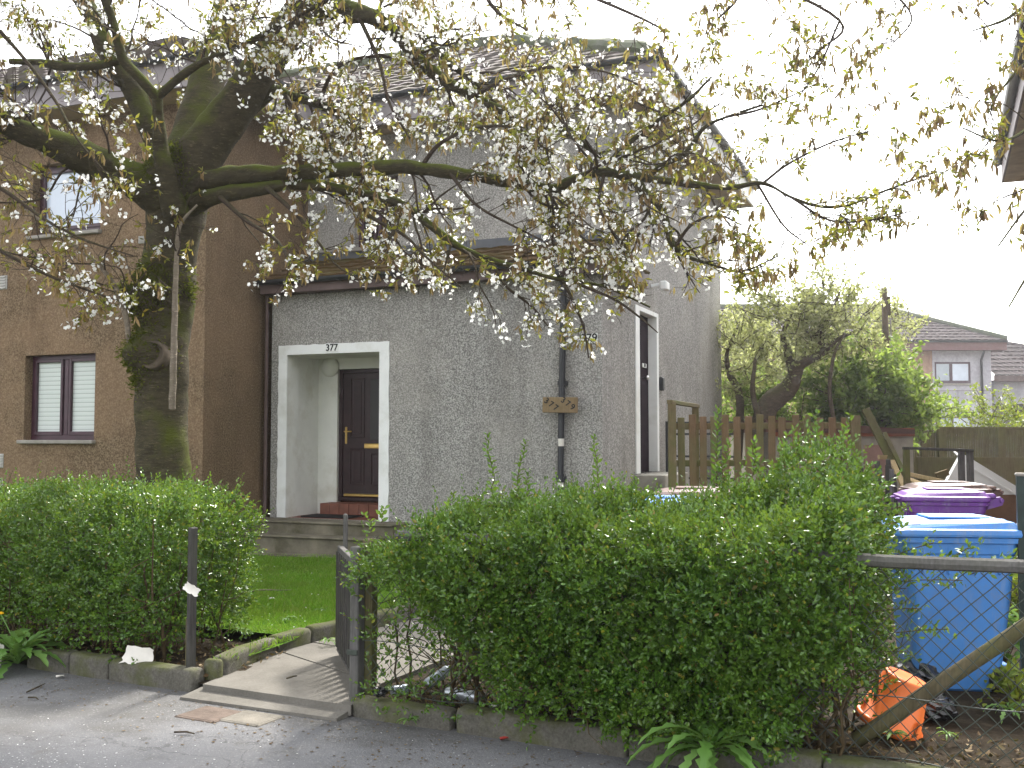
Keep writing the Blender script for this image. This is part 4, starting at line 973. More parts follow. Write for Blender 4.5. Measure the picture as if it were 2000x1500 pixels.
# ================================================================== TREES
def catmull(pts, n):
    p = [np.array(q, float) for q in pts]; p = [2 * p[0] - p[1]] + p + [2 * p[-1] - p[-2]]; out = []
    for i in range(1, len(p) - 2):
        for j in range(n):
            t = j / n; a, b, c, d = p[i - 1], p[i], p[i + 1], p[i + 2]
            out.append(.5 * (2 * b + (c - a) * t + (2 * a - 5 * b + 4 * c - d) * t * t + (3 * b - a - 3 * c + d) * t ** 3))
    out.append(p[-2]); return np.array(out)
def limb(spec, sub=7):
    """spec rows (px, py, Y, radius in px) -> centre line in space with radii"""
    q = [(*P(x, y, Y), r_ * Y / F) for x, y, Y, r_ in spec]; c = catmull(q, sub); return c[:, :3], np.clip(c[:, 3], .002, None)
def flowers(c, r, dia, g):
    """five-petalled blossoms round the cluster centres c (K,3)"""
    K = len(c); d = unit(g.normal(size=(K, 3)) + [0, 0, .1]); p = c + d * (g.uniform(.35, 1, K) * r)[:, None]
    d = unit(d + g.normal(size=(K, 3)) * .35); x = unit(np.cross(d, g.normal(size=(K, 3)))); y = np.cross(d, x); s = (dia * g.uniform(.8, 1.15, K))[:, None]
    out = []
    for k in range(5):
        a = k * 2 * np.pi / 5; e = x * math.cos(a) + y * math.sin(a); h = -x * math.sin(a) + y * math.cos(a)
        v = np.stack([p, p + e * s * .34 - h * s * .24 + d * s * .10, p + e * s * .54 + d * s * .16, p + e * s * .34 + h * s * .24 + d * s * .10], 1).reshape(-1, 3)
        out.append((v, np.arange(K)[:, None] * 4 + np.arange(4)[None]))
    return cat(out)
class Tree:
    def __init__(s, seed): s.g = np.random.default_rng(seed); s.tw = []; s.nodes = []; s.sp = []
    def twig(s, p, d, L, r0, sparse, lvl, droop=.25, ymax=None):
        g = s.g; n = max(4, int(L / .07)); st = L / n; p = np.array(p, float); d = np.array(d, float); d /= np.linalg.norm(d); pts = [p]
        kink = g.normal(size=3) * .25
        for i in range(n):
            d = d + g.normal(size=3) * .17 + kink * math.sin(i * 1.1) * .25 + np.array([0, 0, -droop * .06 + (.05 if i > n * .6 else 0)]); d /= np.linalg.norm(d); p = p + d * st; pts.append(p)
            if ymax is not None:
                x, y = proj(p)
                if y > ymax(x): break
        if len(pts) < 3: return
        pts = np.array(pts); rr = np.linspace(r0, max(.0016, r0 * .35), len(pts)); s.tw.append(tube_np(pts, rr, 5 if r0 > .006 else 4))
        m = len(pts)
        if lvl > 0:
            k = int(L / (.13 if lvl == 2 else .11)) + 1
            for i in range(k):
                q = g.uniform(.15, 1); j = min(m - 2, int(q * (m - 1))); t = pts[j + 1] - pts[j]; t /= np.linalg.norm(t) + 1e-9
                e = np.cross(t, g.normal(size=3)); e /= np.linalg.norm(e) + 1e-9; e = t * .75 + e * g.uniform(.5, 1.1)
                s.twig(pts[j], e, L * g.uniform(.28, .55), max(.0018, rr[j] * .6), sparse, lvl - 1, droop, ymax)
        if lvl <= 1:
            for j in range(1, m):
                if g.uniform() < (.34 if lvl == 0 else .20) * (1 - .72 * sparse): s.nodes.append(pts[j]); s.sp.append(sparse)
            s.nodes.append(pts[-1]); s.sp.append(sparse)
    def along(s, c, r, n, L, sparse=0., f0=.2, droop=.2, lvl=2, ymax=None, up=0):
        g = s.g; n = max(3, int(round(n * .72)))
        for i in range(n):
            q = g.uniform(f0, 1); j = min(len(c) - 2, int(q * (len(c) - 1))); t = c[j + 1] - c[j]; t = t / (np.linalg.norm(t) + 1e-9)
            e = np.cross(t, g.normal(size=3)); e /= np.linalg.norm(e) + 1e-9
            d = t * g.uniform(.2, .9) + e * g.uniform(.5, 1) + np.array([0, 0, up])
            s.twig(c[j] + e * r[j] * .5, d, L * g.uniform(.5, 1.2), min(.011, max(.004, r[j] * .42)), sparse, lvl, droop, ymax)
    def finish(s, t, flower=.33, leaf=.38, dry=.15, k_fl=(3, 6), dense_fn=None):
        g = s.g; v, f = cat(s.tw); np_mesh('twigs', v, f, M['twig'], t, True)['kind'] = 'stuff'
        nd = np.array(s.nodes); sp = np.array(s.sp); K = len(nd)
        dist = np.hypot(nd[:, 0] + 2.9, nd[:, 1] - TY); fl = g.uniform(size=K) < flower * (1 - sp) * np.clip((5.0 - dist) / .9, .06, 1); c = nd[fl]; cnt = g.integers(*k_fl, len(c)); c = np.repeat(c + [0, 0, -.02], cnt, 0)
        v, f = flowers(c, .05, .030, g); np_mesh('blossom', v, f, M['blossom'], t)['kind'] = 'stuff'
        lf = g.uniform(size=K) < leaf; c = np.repeat(nd[lf], g.integers(2, 5, lf.sum()), 0); n = len(c)
        d = g.normal(size=(n, 3)) + [0, 0, -.25]; L = g.uniform(.03, .062, n); v, f = leaves(c, d, L, L * .40, .22, .35); np_mesh('foliage', v, f, M['cherry_leaf'], t)['kind'] = 'stuff'
        dr = g.uniform(size=K) < dry * (1 + .6 * sp); c = np.repeat(nd[dr], g.integers(2, 5, dr.sum()), 0); n = len(c)
        d = g.normal(size=(n, 3)) * .28 + [0, 0, -1]; L = g.uniform(.05, .10, n); v, f = leaves(c + g.normal(size=(n, 3)) * .008, d, L, L * .24, .35, .12); np_mesh('withered_leaves', v, f, M['dry_leaf'], t)['kind'] = 'stuff'
        print('tree', K, 'nodes', len(c))

TY = 8.5
cherry = thing('cherry_tree', 'old mossy cherry tree in white blossom with a thick forking trunk', 'tree', (*P(318, 900, TY).xy, .1))
ct = Tree(21)
env_x = [-400, 0, 100, 200, 300, 420, 480, 560, 620, 760, 870, 960, 1060, 1150, 1230, 1290, 1400, 1500, 1650, 1800, 1900, 2400]
env_y = [640, 640, 640, 640, 600, 560, 600, 585, 540, 575, 560, 640, 660, 690, 610, 560, 570, 550, 470, 420, 440, 640]
ymax = lambda x: float(np.interp(x, env_x, env_y))
# trunk with swellings, cut knot and mossy burrs
tr = [(318, 1010, TY, 52), (318, 960, TY, 50), (318, 900, TY, 50), (317, 830, TY, 49), (316, 760, TY, 50), (318, 690, TY, 50), (322, 640, TY, 50), (326, 580, TY, 52), (332, 520, TY, 50), (338, 470, TY, 51), (344, 420, TY, 58), (348, 370, TY, 63), (352, 330, TY, 59), (354, 300, TY, 45)]
c, r_ = limb(tr, 6)
v, f = tube_np(c, r_, 28); q = v.copy(); nrm = unit(v - np.repeat(c, 28, 0))
nz = fnoise(v, 7, 3) * .014 + fnoise(v * [1, 1, .5], 22, 4) * .006
for (px, py, am, sg) in ((266, 575, .17, .15), (285, 690, .12, .13), (385, 568, .13, .12), (258, 690, .07, .14), (378, 655, -.05, .16), (365, 300, .05, .2), (310, 340, .05, .2)):
    b = np.array(P(px, py, TY - .18)); d2_ = ((v - b) ** 2).sum(1); nz += am * np.exp(-d2_ / sg ** 2)
fl = np.clip(1 - (v[:, 2] - .1) / .4, 0, 1) ** 2 * .10; v = v + nrm * (nz + fl)[:, None]
np_mesh('trunk', v, f, M['bark'], cherry, True)
tuft = []; gm = np.random.default_rng(3)
for (px, py, sg, n_) in ((262, 578, .13, 1500), (275, 560, .10, 700), (262, 690, .13, 1100), (330, 300, .16, 1100), (360, 330, .16, 800), (300, 560, .10, 400), (395, 560, .08, 400), (255, 740, .07, 300)):
    b = np.array(P(px, py, TY - .2)); w_ = np.exp(-((v - b) ** 2).sum(1) / (2 * sg ** 2)); w_ /= w_.sum(); k_ = gm.choice(len(v), n_, p=w_); tuft.append((v[k_] + gm.normal(size=(n_, 3)) * .022, nrm[k_]))
tp_ = np.concatenate([a for a, b in tuft]); tn_ = np.concatenate([b for a, b in tuft]); rng = gm
lv_ = leaves(tp_ - tn_ * .012, tn_ + gm.normal(size=tp_.shape) * .55, gm.uniform(.018, .042, len(tp_)), .012, .2, .3); np_mesh('moss', *lv_, M['moss_tuft'], cherry)['kind'] = 'stuff'
d_ = ray(297, 693); d_ = np.array(d_) / d_.length; rel = v - np.array([0, 0, H]); along_ = rel @ d_; off_ = np.linalg.norm(rel - along_[:, None] * d_, axis=1)
near_ = float(along_[off_ < .06].min()); kn = MB(); kc = Vector((0, 0, H)) + Vector(d_) * (near_ + .045); kd = (Vector((-.12, -1, .05))).normalized()
kM = Matrix.Translation(kc) @ kd.to_track_quat('Z', 'Y').to_matrix().to_4x4()
kn.lathe([(.125, -.12), (.118, .0), (.112, .02), (.100, .028), (.088, .012), (.06, -.004), (.02, -.008)], 20, kM)
kv = np.array(kn.v); kn.v = [tuple(x) for x in kv + (fnoise(kv, 14, 6) * .008)[:, None]]
kn.build('cut_knot', M['cut_wood'], cherry, True, True)
limbs = {}
def L(name, spec, mat='bark_mossy', n=10, nse=14, wob=.05):
    c, r_ = limb(spec, n); v, f = tube_np(c, r_, nse, 0); nrm = unit(v - np.repeat(c, nse, 0)); v = v + nrm * (fnoise(v, 9, len(limbs)) * np.repeat(r_, nse) * wob * 2.2 + fnoise(v, 26, 9) * np.minimum(.005, np.repeat(r_, nse) * .2))[:, None]
    np_mesh('branch', v, f, M[mat], cherry, True); limbs[name] = (c, r_); return c, r_
L('left', [(370, 430, TY - .02, 40), (318, 385, TY - .08, 46), (262, 352, TY - .2, 38), (205, 330, TY - .35, 34), (150, 300, TY - .5, 31), (100, 278, TY - .6, 28), (45, 258, TY - .75, 24), (-20, 225, TY - .9, 20), (-160, 170, TY - 1.1, 14), (-330, 150, TY - 1.3, 7)])
L('main', [(335, 420, TY, 55), (362, 350, TY - .05, 54), (405, 280, TY - .1, 45), (455, 215, TY - .15, 40), (500, 150, TY - .2, 37), (548, 80, TY - .25, 34), (600, 5, TY - .3, 34), (650, -90, TY - .3, 28), (700, -230, TY - .3, 20), (740, -420, TY - .3, 10)], 'bark', wob=.03)
L('second', [(340, 400, TY + .1, 50), (358, 330, TY + .25, 46), (378, 250, TY + .4, 38), (402, 170, TY + .55, 34), (430, 80, TY + .7, 31), (455, -10, TY + .8, 30), (470, -150, TY + .9, 22), (460, -380, TY + .9, 10)], 'bark', wob=.03)
L('inner', [(345, 420, TY - .3, 26), (325, 350, TY - .38, 20), (314, 290, TY - .42, 15), (309, 235, TY - .45, 12), (308, 188, TY - .48, 11)])
L('inner_left', [(308, 190, TY - .48, 11), (275, 155, TY - .55, 10), (243, 120, TY - .6, 10), (232, 90, TY - .63, 9), (220, 40, TY - .66, 9), (200, -20, TY - .7, 8), (180, -120, TY - .8, 5)], n=8)
L('inner_right', [(308, 190, TY - .48, 9), (345, 155, TY - .55, 8), (390, 125, TY - .65, 7), (440, 103, TY - .75, 7), (500, 75, TY - .85, 6), (560, 42, TY - .9, 6), (640, 0, TY - 1, 4)], n=8)
L('left_up', [(345, 370, TY + .05, 30), (300, 270, TY, 22), (262, 180, TY + .05, 20), (225, 125, TY + .1, 19), (200, 80, TY + .15, 19), (172, 20, TY + .2, 18), (140, -60, TY + .2, 14), (90, -220, TY + .2, 7)])
L('left_side', [(236, 118, TY - .5, 7), (190, 128, TY - .45, 8), (130, 130, TY - .4, 9), (80, 122, TY - .35, 7), (20, 120, TY - .3, 5)], n=8)
L('right', [(345, 385, TY - .05, 26), (410, 354, TY - .25, 22), (470, 342, TY - .4, 18), (540, 338, TY - .55, 16), (620, 334, TY - .7, 15), (700, 330, TY - .85, 14), (780, 326, TY - .95, 14), (860, 333, TY - 1.05, 13), (940, 347, TY - 1.1, 11), (1010, 358, TY - 1.15, 11), (1060, 368, TY - 1.2, 11), (1090, 370, TY - 1.2, 10)])
L('right_end', [(1088, 372, TY - 1.2, 10), (1108, 356, TY - 1.22, 9), (1140, 343, TY - 1.25, 9), (1180, 336, TY - 1.3, 10), (1230, 344, TY - 1.35, 9), (1290, 352, TY - 1.4, 8), (1370, 362, TY - 1.45, 6), (1430, 366, TY - 1.5, 5), (1490, 358, TY - 1.55, 4), (1545, 385, TY - 1.6, 3.2), (1600, 403, TY - 1.65, 3), (1660, 400, TY - 1.7, 2.6), (1730, 372, TY - 1.75, 2.2), (1830, 335, TY - 1.8, 1.6)], wob=.06)
L('right_low', [(350, 410, TY - .1, 24), (420, 382, TY - .3, 17), (490, 372, TY - .45, 15), (560, 360, TY - .55, 12), (620, 362, TY - .65, 11), (680, 372, TY - .75, 10), (740, 385, TY - .85, 9), (790, 400, TY - .9, 8), (840, 440, TY - 1, 8), (890, 478, TY - 1.05, 7), (950, 505, TY - 1.1, 6), (1020, 525, TY - 1.15, 5), (1080, 543, TY - 1.2, 4), (1180, 560, TY - 1.3, 3.2), (1270, 600, TY - 1.35, 2)])
L('over', [(590, 40, TY - .25, 24), (640, 18, TY - .35, 22), (690, 22, TY - .45, 19), (740, 40, TY - .55, 15), (790, 85, TY - .6, 12), (850, 145, TY - .7, 11), (910, 180, TY - .75, 10), (970, 212, TY - .8, 9), (1040, 225, TY - .85, 7), (1110, 262, TY - .9, 6), (1180, 310, TY - .95, 5), (1240, 345, TY - 1, 3)])
L('over_two', [(560, 60, TY - .25, 14), (620, 40, TY - .3, 13), (690, 35, TY - .4, 10), (780, 40, TY - .5, 8), (830, 80, TY - .55, 7), (880, 125, TY - .6, 6), (940, 175, TY - .6, 5), (1000, 240, TY - .6, 4)])
L('mid', [(440, 260, TY - .1, 20), (490, 215, TY - .1, 14), (530, 180, TY - .15, 12), (560, 185, TY - .2, 10), (610, 200, TY - .25, 9), (660, 222, TY - .3, 8), (700, 262, TY - .35, 7), (725, 310, TY - .4, 6), (740, 345, TY - .42, 5)])
L('hook', [(1240, 345, TY - 1.36, 8), (1262, 378, TY - 1.38, 9), (1290, 405, TY - 1.4, 8), (1302, 440, TY - 1.4, 7), (1312, 475, TY - 1.4, 6), (1340, 500, TY - 1.42, 4), (1400, 520, TY - 1.45, 2.5)], n=8)
L('fork_up', [(1185, 334, TY - 1.3, 6), (1205, 300, TY - 1.32, 5), (1250, 262, TY - 1.35, 5), (1300, 225, TY - 1.4, 4), (1345, 195, TY - 1.45, 3), (1390, 150, TY - 1.5, 2)], n=8)
L('fork_two', [(1265, 350, TY - 1.38, 5), (1290, 325, TY - 1.4, 5), (1340, 298, TY - 1.42, 5), (1375, 250, TY - 1.45, 4), (1420, 228, TY - 1.5, 3), (1490, 205, TY - 1.55, 2)], n=8)
# the pale water shoots in front of the trunk
c, r_ = limb([(336, 798, TY - .36, 6.5), (338, 740, TY - .42, 6.5), (340, 660, TY - .45, 6), (342, 580, TY - .46, 5.5), (345, 500, TY - .46, 4.5), (352, 440, TY - .46, 3.5), (385, 400, TY - .5, 2)], 8); v, f = tube_np(c, r_, 10, .06); np_mesh('water_shoot', v, f, M['sucker'], cherry, True)
ct.along(c, r_, 9, .4, .45, .35, .1, 1, ymax)
c, r_ = limb([(252, 668, TY - .22, 5), (246, 620, TY - .28, 5.5), (232, 575, TY - .32, 5), (200, 525, TY - .36, 4.5), (160, 490, TY - .4, 4), (110, 455, TY - .45, 3), (40, 400, TY - .5, 2)], 8); v, f = tube_np(c, r_, 8, .05); np_mesh('water_shoot', v, f, M['sucker'], cherry, True)
ct.along(c, r_, 12, .6, .55, .2, .15, 2, ymax)
# branch sprays
for nm, n, Ln, sparse, f0, up in (('left', 16, 1.0, .15, .3, -.1), ('main', 14, 1.2, .2, .4, 0), ('second', 12, 1.2, .2, .35, 0), ('inner_left', 10, .7, .05, .2, 0), ('inner_right', 13, .7, 0, .2, 0), ('left_up', 14, .9, .05, .3, 0), ('left_side', 10, .7, .05, .2, 0),
                                  ('right', 18, .75, .0, .25, .1), ('right_end', 26, .8, .12, .0, 0), ('right_low', 22, .7, 0, .3, 0), ('over', 26, .85, .0, .2, 0), ('over_two', 16, .75, .05, .25, 0), ('mid', 20, .8, 0, .25, 0), ('hook', 12, .6, .1, .2, 0), ('fork_up', 10, .6, .1, .2, 0), ('fork_two', 10, .6, .15, .2, 0)):
    ct.along(*limbs[nm], n, Ln, sparse, f0, .25, 2, ymax, up)
# finer secondary branches that fill the crown
g = ct.g
def spray(spec, n, Ln, sparse, lvl=2):
    c, r_ = limb(spec, 6); ct.tw.append(tube_np(c, r_, 6)); ct.along(c, r_, n, Ln, sparse, .15, .3, lvl, ymax)
spray([(0, 60, 7.2, 4), (60, 130, 7.1, 3.5), (110, 200, 7.0, 3), (150, 270, 6.9, 2), (200, 330, 6.9, 1.5)], 9, .5, .2)
spray([(-60, 330, 7.4, 5), (20, 380, 7.3, 4), (90, 430, 7.2, 3), (170, 470, 7.1, 2.4), (260, 500, 7.0, 1.6)], 9, .6, .55)
spray([(-60, 450, 7.3, 5), (20, 500, 7.2, 4), (100, 540, 7.2, 3), (180, 570, 7.2, 2), (240, 590, 7.2, 1.5)], 9, .5, .55)
spray([(430, 385, 8.0, 5), (480, 430, 7.8, 4), (540, 470, 7.7, 3.5), (570, 520, 7.6, 3), (590, 560, 7.5, 1.6)], 8, .45, .35)
spray([(520, 365, 7.9, 5), (580, 420, 7.7, 4), (620, 470, 7.6, 3), (660, 520, 7.5, 2), (720, 555, 7.4, 1.5)], 9, .45, .2)
spray([(700, 375, 7.7, 5), (720, 420, 7.6, 4), (790, 460, 7.4, 3), (830, 500, 7.3, 2.5), (900, 560, 7.2, 1.5)], 8, .4, .1)
spray([(960, 510, 7.4, 4), (990, 560, 7.3, 3), (1040, 600, 7.3, 2.4), (1080, 650, 7.2, 1.6)], 7, .32, .0, 1)
spray([(1100, 550, 7.3, 4), (1120, 590, 7.2, 3), (1140, 640, 7.2, 2.2), (1150, 700, 7.2, 1.3)], 12, .28, .0, 1)
spray([(1130, 555, 7.2, 4), (1200, 585, 7.1, 3), (1250, 620, 7.1, 2.2), (1285, 650, 7.1, 1.2)], 6, .26, .1, 1)
spray([(820, 330, 7.5, 5), (860, 280, 7.4, 4), (930, 250, 7.3, 3), (1000, 250, 7.2, 2), (1080, 300, 7.1, 1.5)], 13, .55, 0)
spray([(880, 340, 7.4, 4), (930, 400, 7.3, 3), (1000, 440, 7.3, 2.4), (1060, 470, 7.2, 1.6)], 11, .45, 0)
spray([(1180, 338, 7.2, 4), (1170, 400, 7.1, 3), (1200, 460, 7.1, 2.4), (1240, 520, 7.0, 1.6)], 11, .45, .1)
spray([(700, 30, 8.0, 5), (740, 120, 7.8, 4), (760, 200, 7.6, 3), (800, 270, 7.5, 2)], 13, .6, 0)
spray([(920, 190, 7.7, 5), (1000, 150, 7.5, 4), (1090, 130, 7.4, 3), (1180, 140, 7.3, 2), (1260, 170, 7.2, 1.5)], 15, .55, 0)
spray([(1040, 225, 7.6, 4), (1120, 190, 7.5, 3), (1210, 190, 7.4, 2.4), (1290, 220, 7.3, 1.6)], 13, .5, 0)
spray([(560, 190, 8.2, 5), (600, 260, 8.0, 4), (640, 300, 7.9, 3), (690, 400, 7.8, 2)], 13, .6, 0)
spray([(620, 205, 8.2, 5), (660, 130, 8.0, 4), (740, 110, 7.9, 3), (830, 130, 7.8, 2)], 12, .6, 0)
spray([(1320, 480, 7.05, 4), (1350, 440, 7.0, 3), (1400, 420, 6.9, 2.4), (1450, 440, 6.8, 1.6)], 10, .4, .15)
# long thin branches arching out over the yard and the sky, sparse
for spec in ([(1490, 358, 6.95, 3), (1540, 320, 6.9, 2.6), (1620, 280, 6.8, 2), (1700, 255, 6.7, 1.4)], [(1545, 385, 6.9, 3), (1620, 430, 6.8, 2.4), (1700, 430, 6.7, 1.8), (1790, 410, 6.6, 1.3)],
             [(1420, 228, 7, 3), (1480, 215, 6.9, 2.4), (1540, 190, 6.8, 1.6), (1600, 160, 6.7, 1.2)], [(1400, 520, 7.05, 3), (1450, 530, 7, 2.2), (1520, 500, 6.9, 1.4)], [(1480, 360, 7.0, 2.6), (1530, 440, 6.9, 2), (1580, 480, 6.8, 1.3)]):
    spray(spec, 9, .45, .75, 2)
for spec in ([(740, -420, 8.2, 8), (1000, -300, 7.6, 7), (1250, -160, 7.1, 5), (1450, -60, 6.8, 4), (1640, 40, 6.5, 3), (1600, 100, 6.5, 2)], [(700, -230, 8.2, 8), (860, -130, 7.8, 6), (1000, -60, 7.5, 5), (1120, -20, 7.3, 4), (1240, 30, 7.1, 3), (1300, 60, 7, 2)],
             [(1250, -160, 7.1, 4), (1500, -130, 6.7, 4), (1700, -40, 6.4, 3), (1780, 30, 6.3, 2), (1740, 90, 6.3, 1.4)], [(1100, -260, 7.4, 4), (1350, -120, 6.9, 4), (1440, -20, 6.8, 3), (1400, 40, 6.8, 2)], [(1450, -60, 6.8, 4), (1580, -80, 6.5, 3), (1860, -60, 6.2, 2.4), (1930, 10, 6.1, 2)],
             [(740, -420, 8.2, 8), (820, -250, 7.9, 6), (900, -110, 7.7, 5), (960, 10, 7.6, 4), (1030, 60, 7.5, 2)], [(1640, 40, 6.5, 2.4), (1600, 130, 6.5, 2), (1560, 190, 6.5, 1.3)]):
    spray(spec, 14, .5, .85, 2)
# the crown above the picture
for spec in ([(470, -150, 9.4, 14), (300, -330, 9.6, 9), (120, -480, 9.6, 5), (-80, -560, 9.5, 2)], [(700, -230, 8.2, 14), (900, -380, 8.6, 9), (1150, -450, 8.8, 5), (1350, -420, 8.8, 2)], [(-20, 225, 7.6, 12), (-150, 20, 7.2, 8), (-250, -200, 7.0, 4)], [(200, -20, 7.8, 8), (150, -200, 7.2, 6), (50, -300, 6.6, 3)],
             [(460, -380, 9.4, 10), (520, -600, 9.4, 6), (560, -800, 9.2, 3)], [(650, -90, 8.2, 10), (560, -300, 7.2, 8), (460, -420, 6.4, 5), (380, -500, 5.8, 3)], [(640, 0, 7.5, 8), (720, -160, 6.6, 6), (820, -260, 5.8, 4), (900, -320, 5.2, 2)], [(-160, 170, 7.4, 8), (-250, 60, 6.6, 6), (-300, -60, 5.8, 3)]):
    spray(spec, 14, 1.0, .3, 2)
ct.finish(cherry)
# second cherry: stands to the right of the frame, a few branches reach in
ch2 = thing('cherry_tree', 'cherry tree mostly out of frame whose thin twigs hang in at the right edge', 'tree', (4.42, 6.7, .05))
t2 = Tree(5)
c, r_ = limb([(2330, 1200, 6.7, 38), (2325, 900, 6.7, 36), (2330, 600, 6.7, 38), (2340, 420, 6.7, 36)], 8); v, f = tube_np(c, r_, 18, .03); np_mesh('trunk', v, f, M['bark'], ch2, True)
for spec in ([(2340, 430, 6.7, 22), (2250, 250, 6.5, 14), (2120, 160, 6.5, 8), (2010, 250, 6.3, 4), (1950, 275, 6.2, 2.4), (1880, 250, 6.1, 1.5)], [(2340, 430, 6.7, 20), (2200, 350, 6.5, 12), (2080, 330, 6.3, 6), (2010, 400, 6.2, 3), (1950, 480, 6.1, 1.6)],
             [(2250, 250, 6.5, 12), (2150, 60, 6.5, 8), (2040, 0, 6.3, 5), (1960, 40, 6.1, 3), (1900, 60, 6.1, 1.5)], [(2200, 350, 6.5, 9), (2100, 430, 6.3, 5), (2020, 520, 6.2, 3), (1970, 600, 6.1, 1.5)], [(2340, 430, 6.7, 20), (2450, 200, 6.7, 12), (2500, 0, 6.7, 5)], [(2120, 160, 6.5, 6), (2020, 120, 6.3, 4), (1960, 170, 6.2, 2.4), (1930, 220, 6.1, 1.4)]):
    c, r_ = limb(spec, 8); v, f = tube_np(c, r_, 8, .04); np_mesh('branch', v, f, M['bark'], ch2, True); t2.along(c, r_, 9, .5, .85, .35, .3, 2, ymax)
t2.finish(ch2, .2, .45, .3)

# ================================================================== WHEELED BINS
def rr_ring(w, d, r, n=5):
    out = []
    for cx, cy, a0 in ((w / 2 - r, d / 2 - r, 0), (-w / 2 + r, d / 2 - r, 90), (-w / 2 + r, -d / 2 + r, 180), (w / 2 - r, -d / 2 + r, 270)):
        for k in range(n + 1): a = R(a0 + 90 * k / n); out.append((cx + r * math.cos(a), cy + r * math.sin(a)))
    return out
def loft(mb, rings):
    n = len(rings[0]); k = len(mb.v)
    for ring in rings: mb.v += [tuple(p) for p in ring]
    for i in range(len(rings) - 1):
        for j in range(n): mb.f.append((k + i * n + j, k + i * n + (j + 1) % n, k + (i + 1) * n + (j + 1) % n, k + (i + 1) * n + j))
    mb.f.append(tuple(k + j for j in range(n))[::-1]); mb.f.append(tuple(k + (len(rings) - 1) * n + j for j in range(n)))
def wheelie(label, loc, rz, body_c, lid_c, group):
    """two-wheeled bin; local +y is the hinge/handle side"""
    t = thing('wheeled_bin', label, 'bin', loc, rz, group)
    m = MB(); rings = []
    for z, w, d, oy in ((.04, .44, .46, -.02), (.055, .47, .49, -.02), (.30, .49, .54, -.012), (.62, .515, .60, 0), (.86, .535, .645, .0), (.87, .55, .66, 0), (.93, .56, .68, 0), (.935, .585, .72, 0), (.965, .59, .73, 0), (.97, .57, .71, 0)):
        rings.append([(x, y + oy, z) for x, y in rr_ring(w, d, .055)])
    loft(m, rings)
    for sx in (-1, 1):                                           # ribs under the rim, both flanks
        for y in (-.22, -.075, .075, .22): m.box((sx * .268, y, .84), (.022, .016, .19), None, .006)
    for x in (-.16, 0, .16): m.box((x, -.325, .84), (.016, .022, .19), None, .006)
    m.bx(-.22, .22, .22, .30, .06, .20, .02)
    b = m.build('body', body_c, t)
    m = MB(); rings = []
    for z, w, d in ((.972, .61, .77), (.985, .615, .775), (1.012, .61, .77), (1.02, .58, .735), (1.045, .52, .66), (1.062, .40, .52), (1.068, .20, .30)):
        rings.append([(x, y - .012 + (.0 if z < 1.02 else .01), z + (.012 * (y > .1) if z > 1.02 else 0)) for x, y in rr_ring(w, d, .06)])
    loft(m, rings)
    for x in (-.2, .2): m.box((x, .36, 1.02), (.10, .12, .05), None, .015)
    for x in (-.17, .17): m.box((x, -.405, .985), (.09, .05, .02), None, .008)      # lid lifting lips
    m.box((0, .03, 1.075), (.30, .36, .014), None, .006)
    m.build('lid', lid_c, t)
    m = MB()
    for x in (-.2, .2): m.prism([Vector((x - .03, .345, .90)), Vector((x - .03, .345, 1.0)), Vector((x - .03, .46, 1.015)), Vector((x - .03, .49, .985)), Vector((x - .03, .47, .94))], (.06, 0, 0))
    m.tube([(-.26, .465, .985), (.26, .465, .985)], .017, 10)
    m.build('handle', body_c, t)
    for x in (-.255, .255):
        m = MB(); m.lathe([(.03, -.03), (.085, -.03), (.1, -.018), (.1, .018), (.085, .03), (.03, .03)], 22, Matrix.Translation((x, .25, .1)) @ Matrix.Rotation(R(90), 4, 'Y'))
        m.build('wheel', M['rubber'], t, True)
    m = MB(); m.tube([(-.27, .25, .1), (.27, .25, .1)], .012, 8); m.build('axle', M['steel'], t)
    return t
BG = 'wheeled bins in the yard'
wheelie('bright blue wheeled bin standing behind the chain-link fence', (*P(1852, 1100, 6.5).xy, .03), R(-97), M['bin_blue'], M['bin_blue'], BG)
wheelie('purple wheeled bin standing behind the bright blue one', (*P(1840, 1000, 9.6).xy, .05), R(-103), M['bin_purple'], M['bin_purple'], BG)
wheelie('dark brown wheeled bin close behind the purple one', (*P(1848, 980, 10.6).xy, .07), R(-97), M['bin_brown'], M['bin_brown'], BG)
wheelie('blue wheeled bin with only its lid showing above the hedge', (*P(1290, 1000, 8.8).xy, .02), R(-105), M['bin_blue'], M['bin_blue'], BG)
wheelie('brown wheeled bin behind the hedge, beside the picket fence', (*P(1352, 1000, 9.6).xy, .06), R(-102), M['bin_brown'], M['bin_brown'], BG)

# ================================================================== YARD
# picket fence
pk = thing('picket_fence', 'brown and greenish vertical-board timber fence beyond the right hedge', 'fence', (*P(1480, 900, 11.9).xy, .1))
PX = (1330, 1352, 1373, 1394, 1416, 1439, 1462, 1484, 1507, 1527, 1554, 1576, 1601, 1625, 1649, 1671)
r = random.Random(2); yl = lambda x: 12.0 - (x - 1320) / 350 * .35
for i, x in enumerate(PX):
    Y = yl(x); top = P(x, 812 + r.uniform(-3, 4), Y); m = MB(); w = .082 if i < len(PX) - 1 else .11
    lean = r.uniform(-.012, .012); m.bar(Vector((top.x + lean, Y, .2)), top, w, .02, (0, 1, 0), .004)
    m.build('picket', M['picket_green'] if i in (3, 7, 11, 15) or r.random() < .12 else M['picket'], pk, False, True)
for py in (833, 905):
    a = P(1318, py, 12.06); b = P(1675, py - 2, 11.72); m = MB(); m.bar(a, b, .04, .075, (0, 0, 1)); m.build('rail', M['picket_green'], pk, False, True)
gf = thing('gateway_frame', 'tall timber posts joined by a top rail at the left end of the picket fence', 'post frame', (*P(1311, 900, 11.9).xy, .1))
a = P(1312, 785, 11.9); b = P(1358, 793, 13.0)
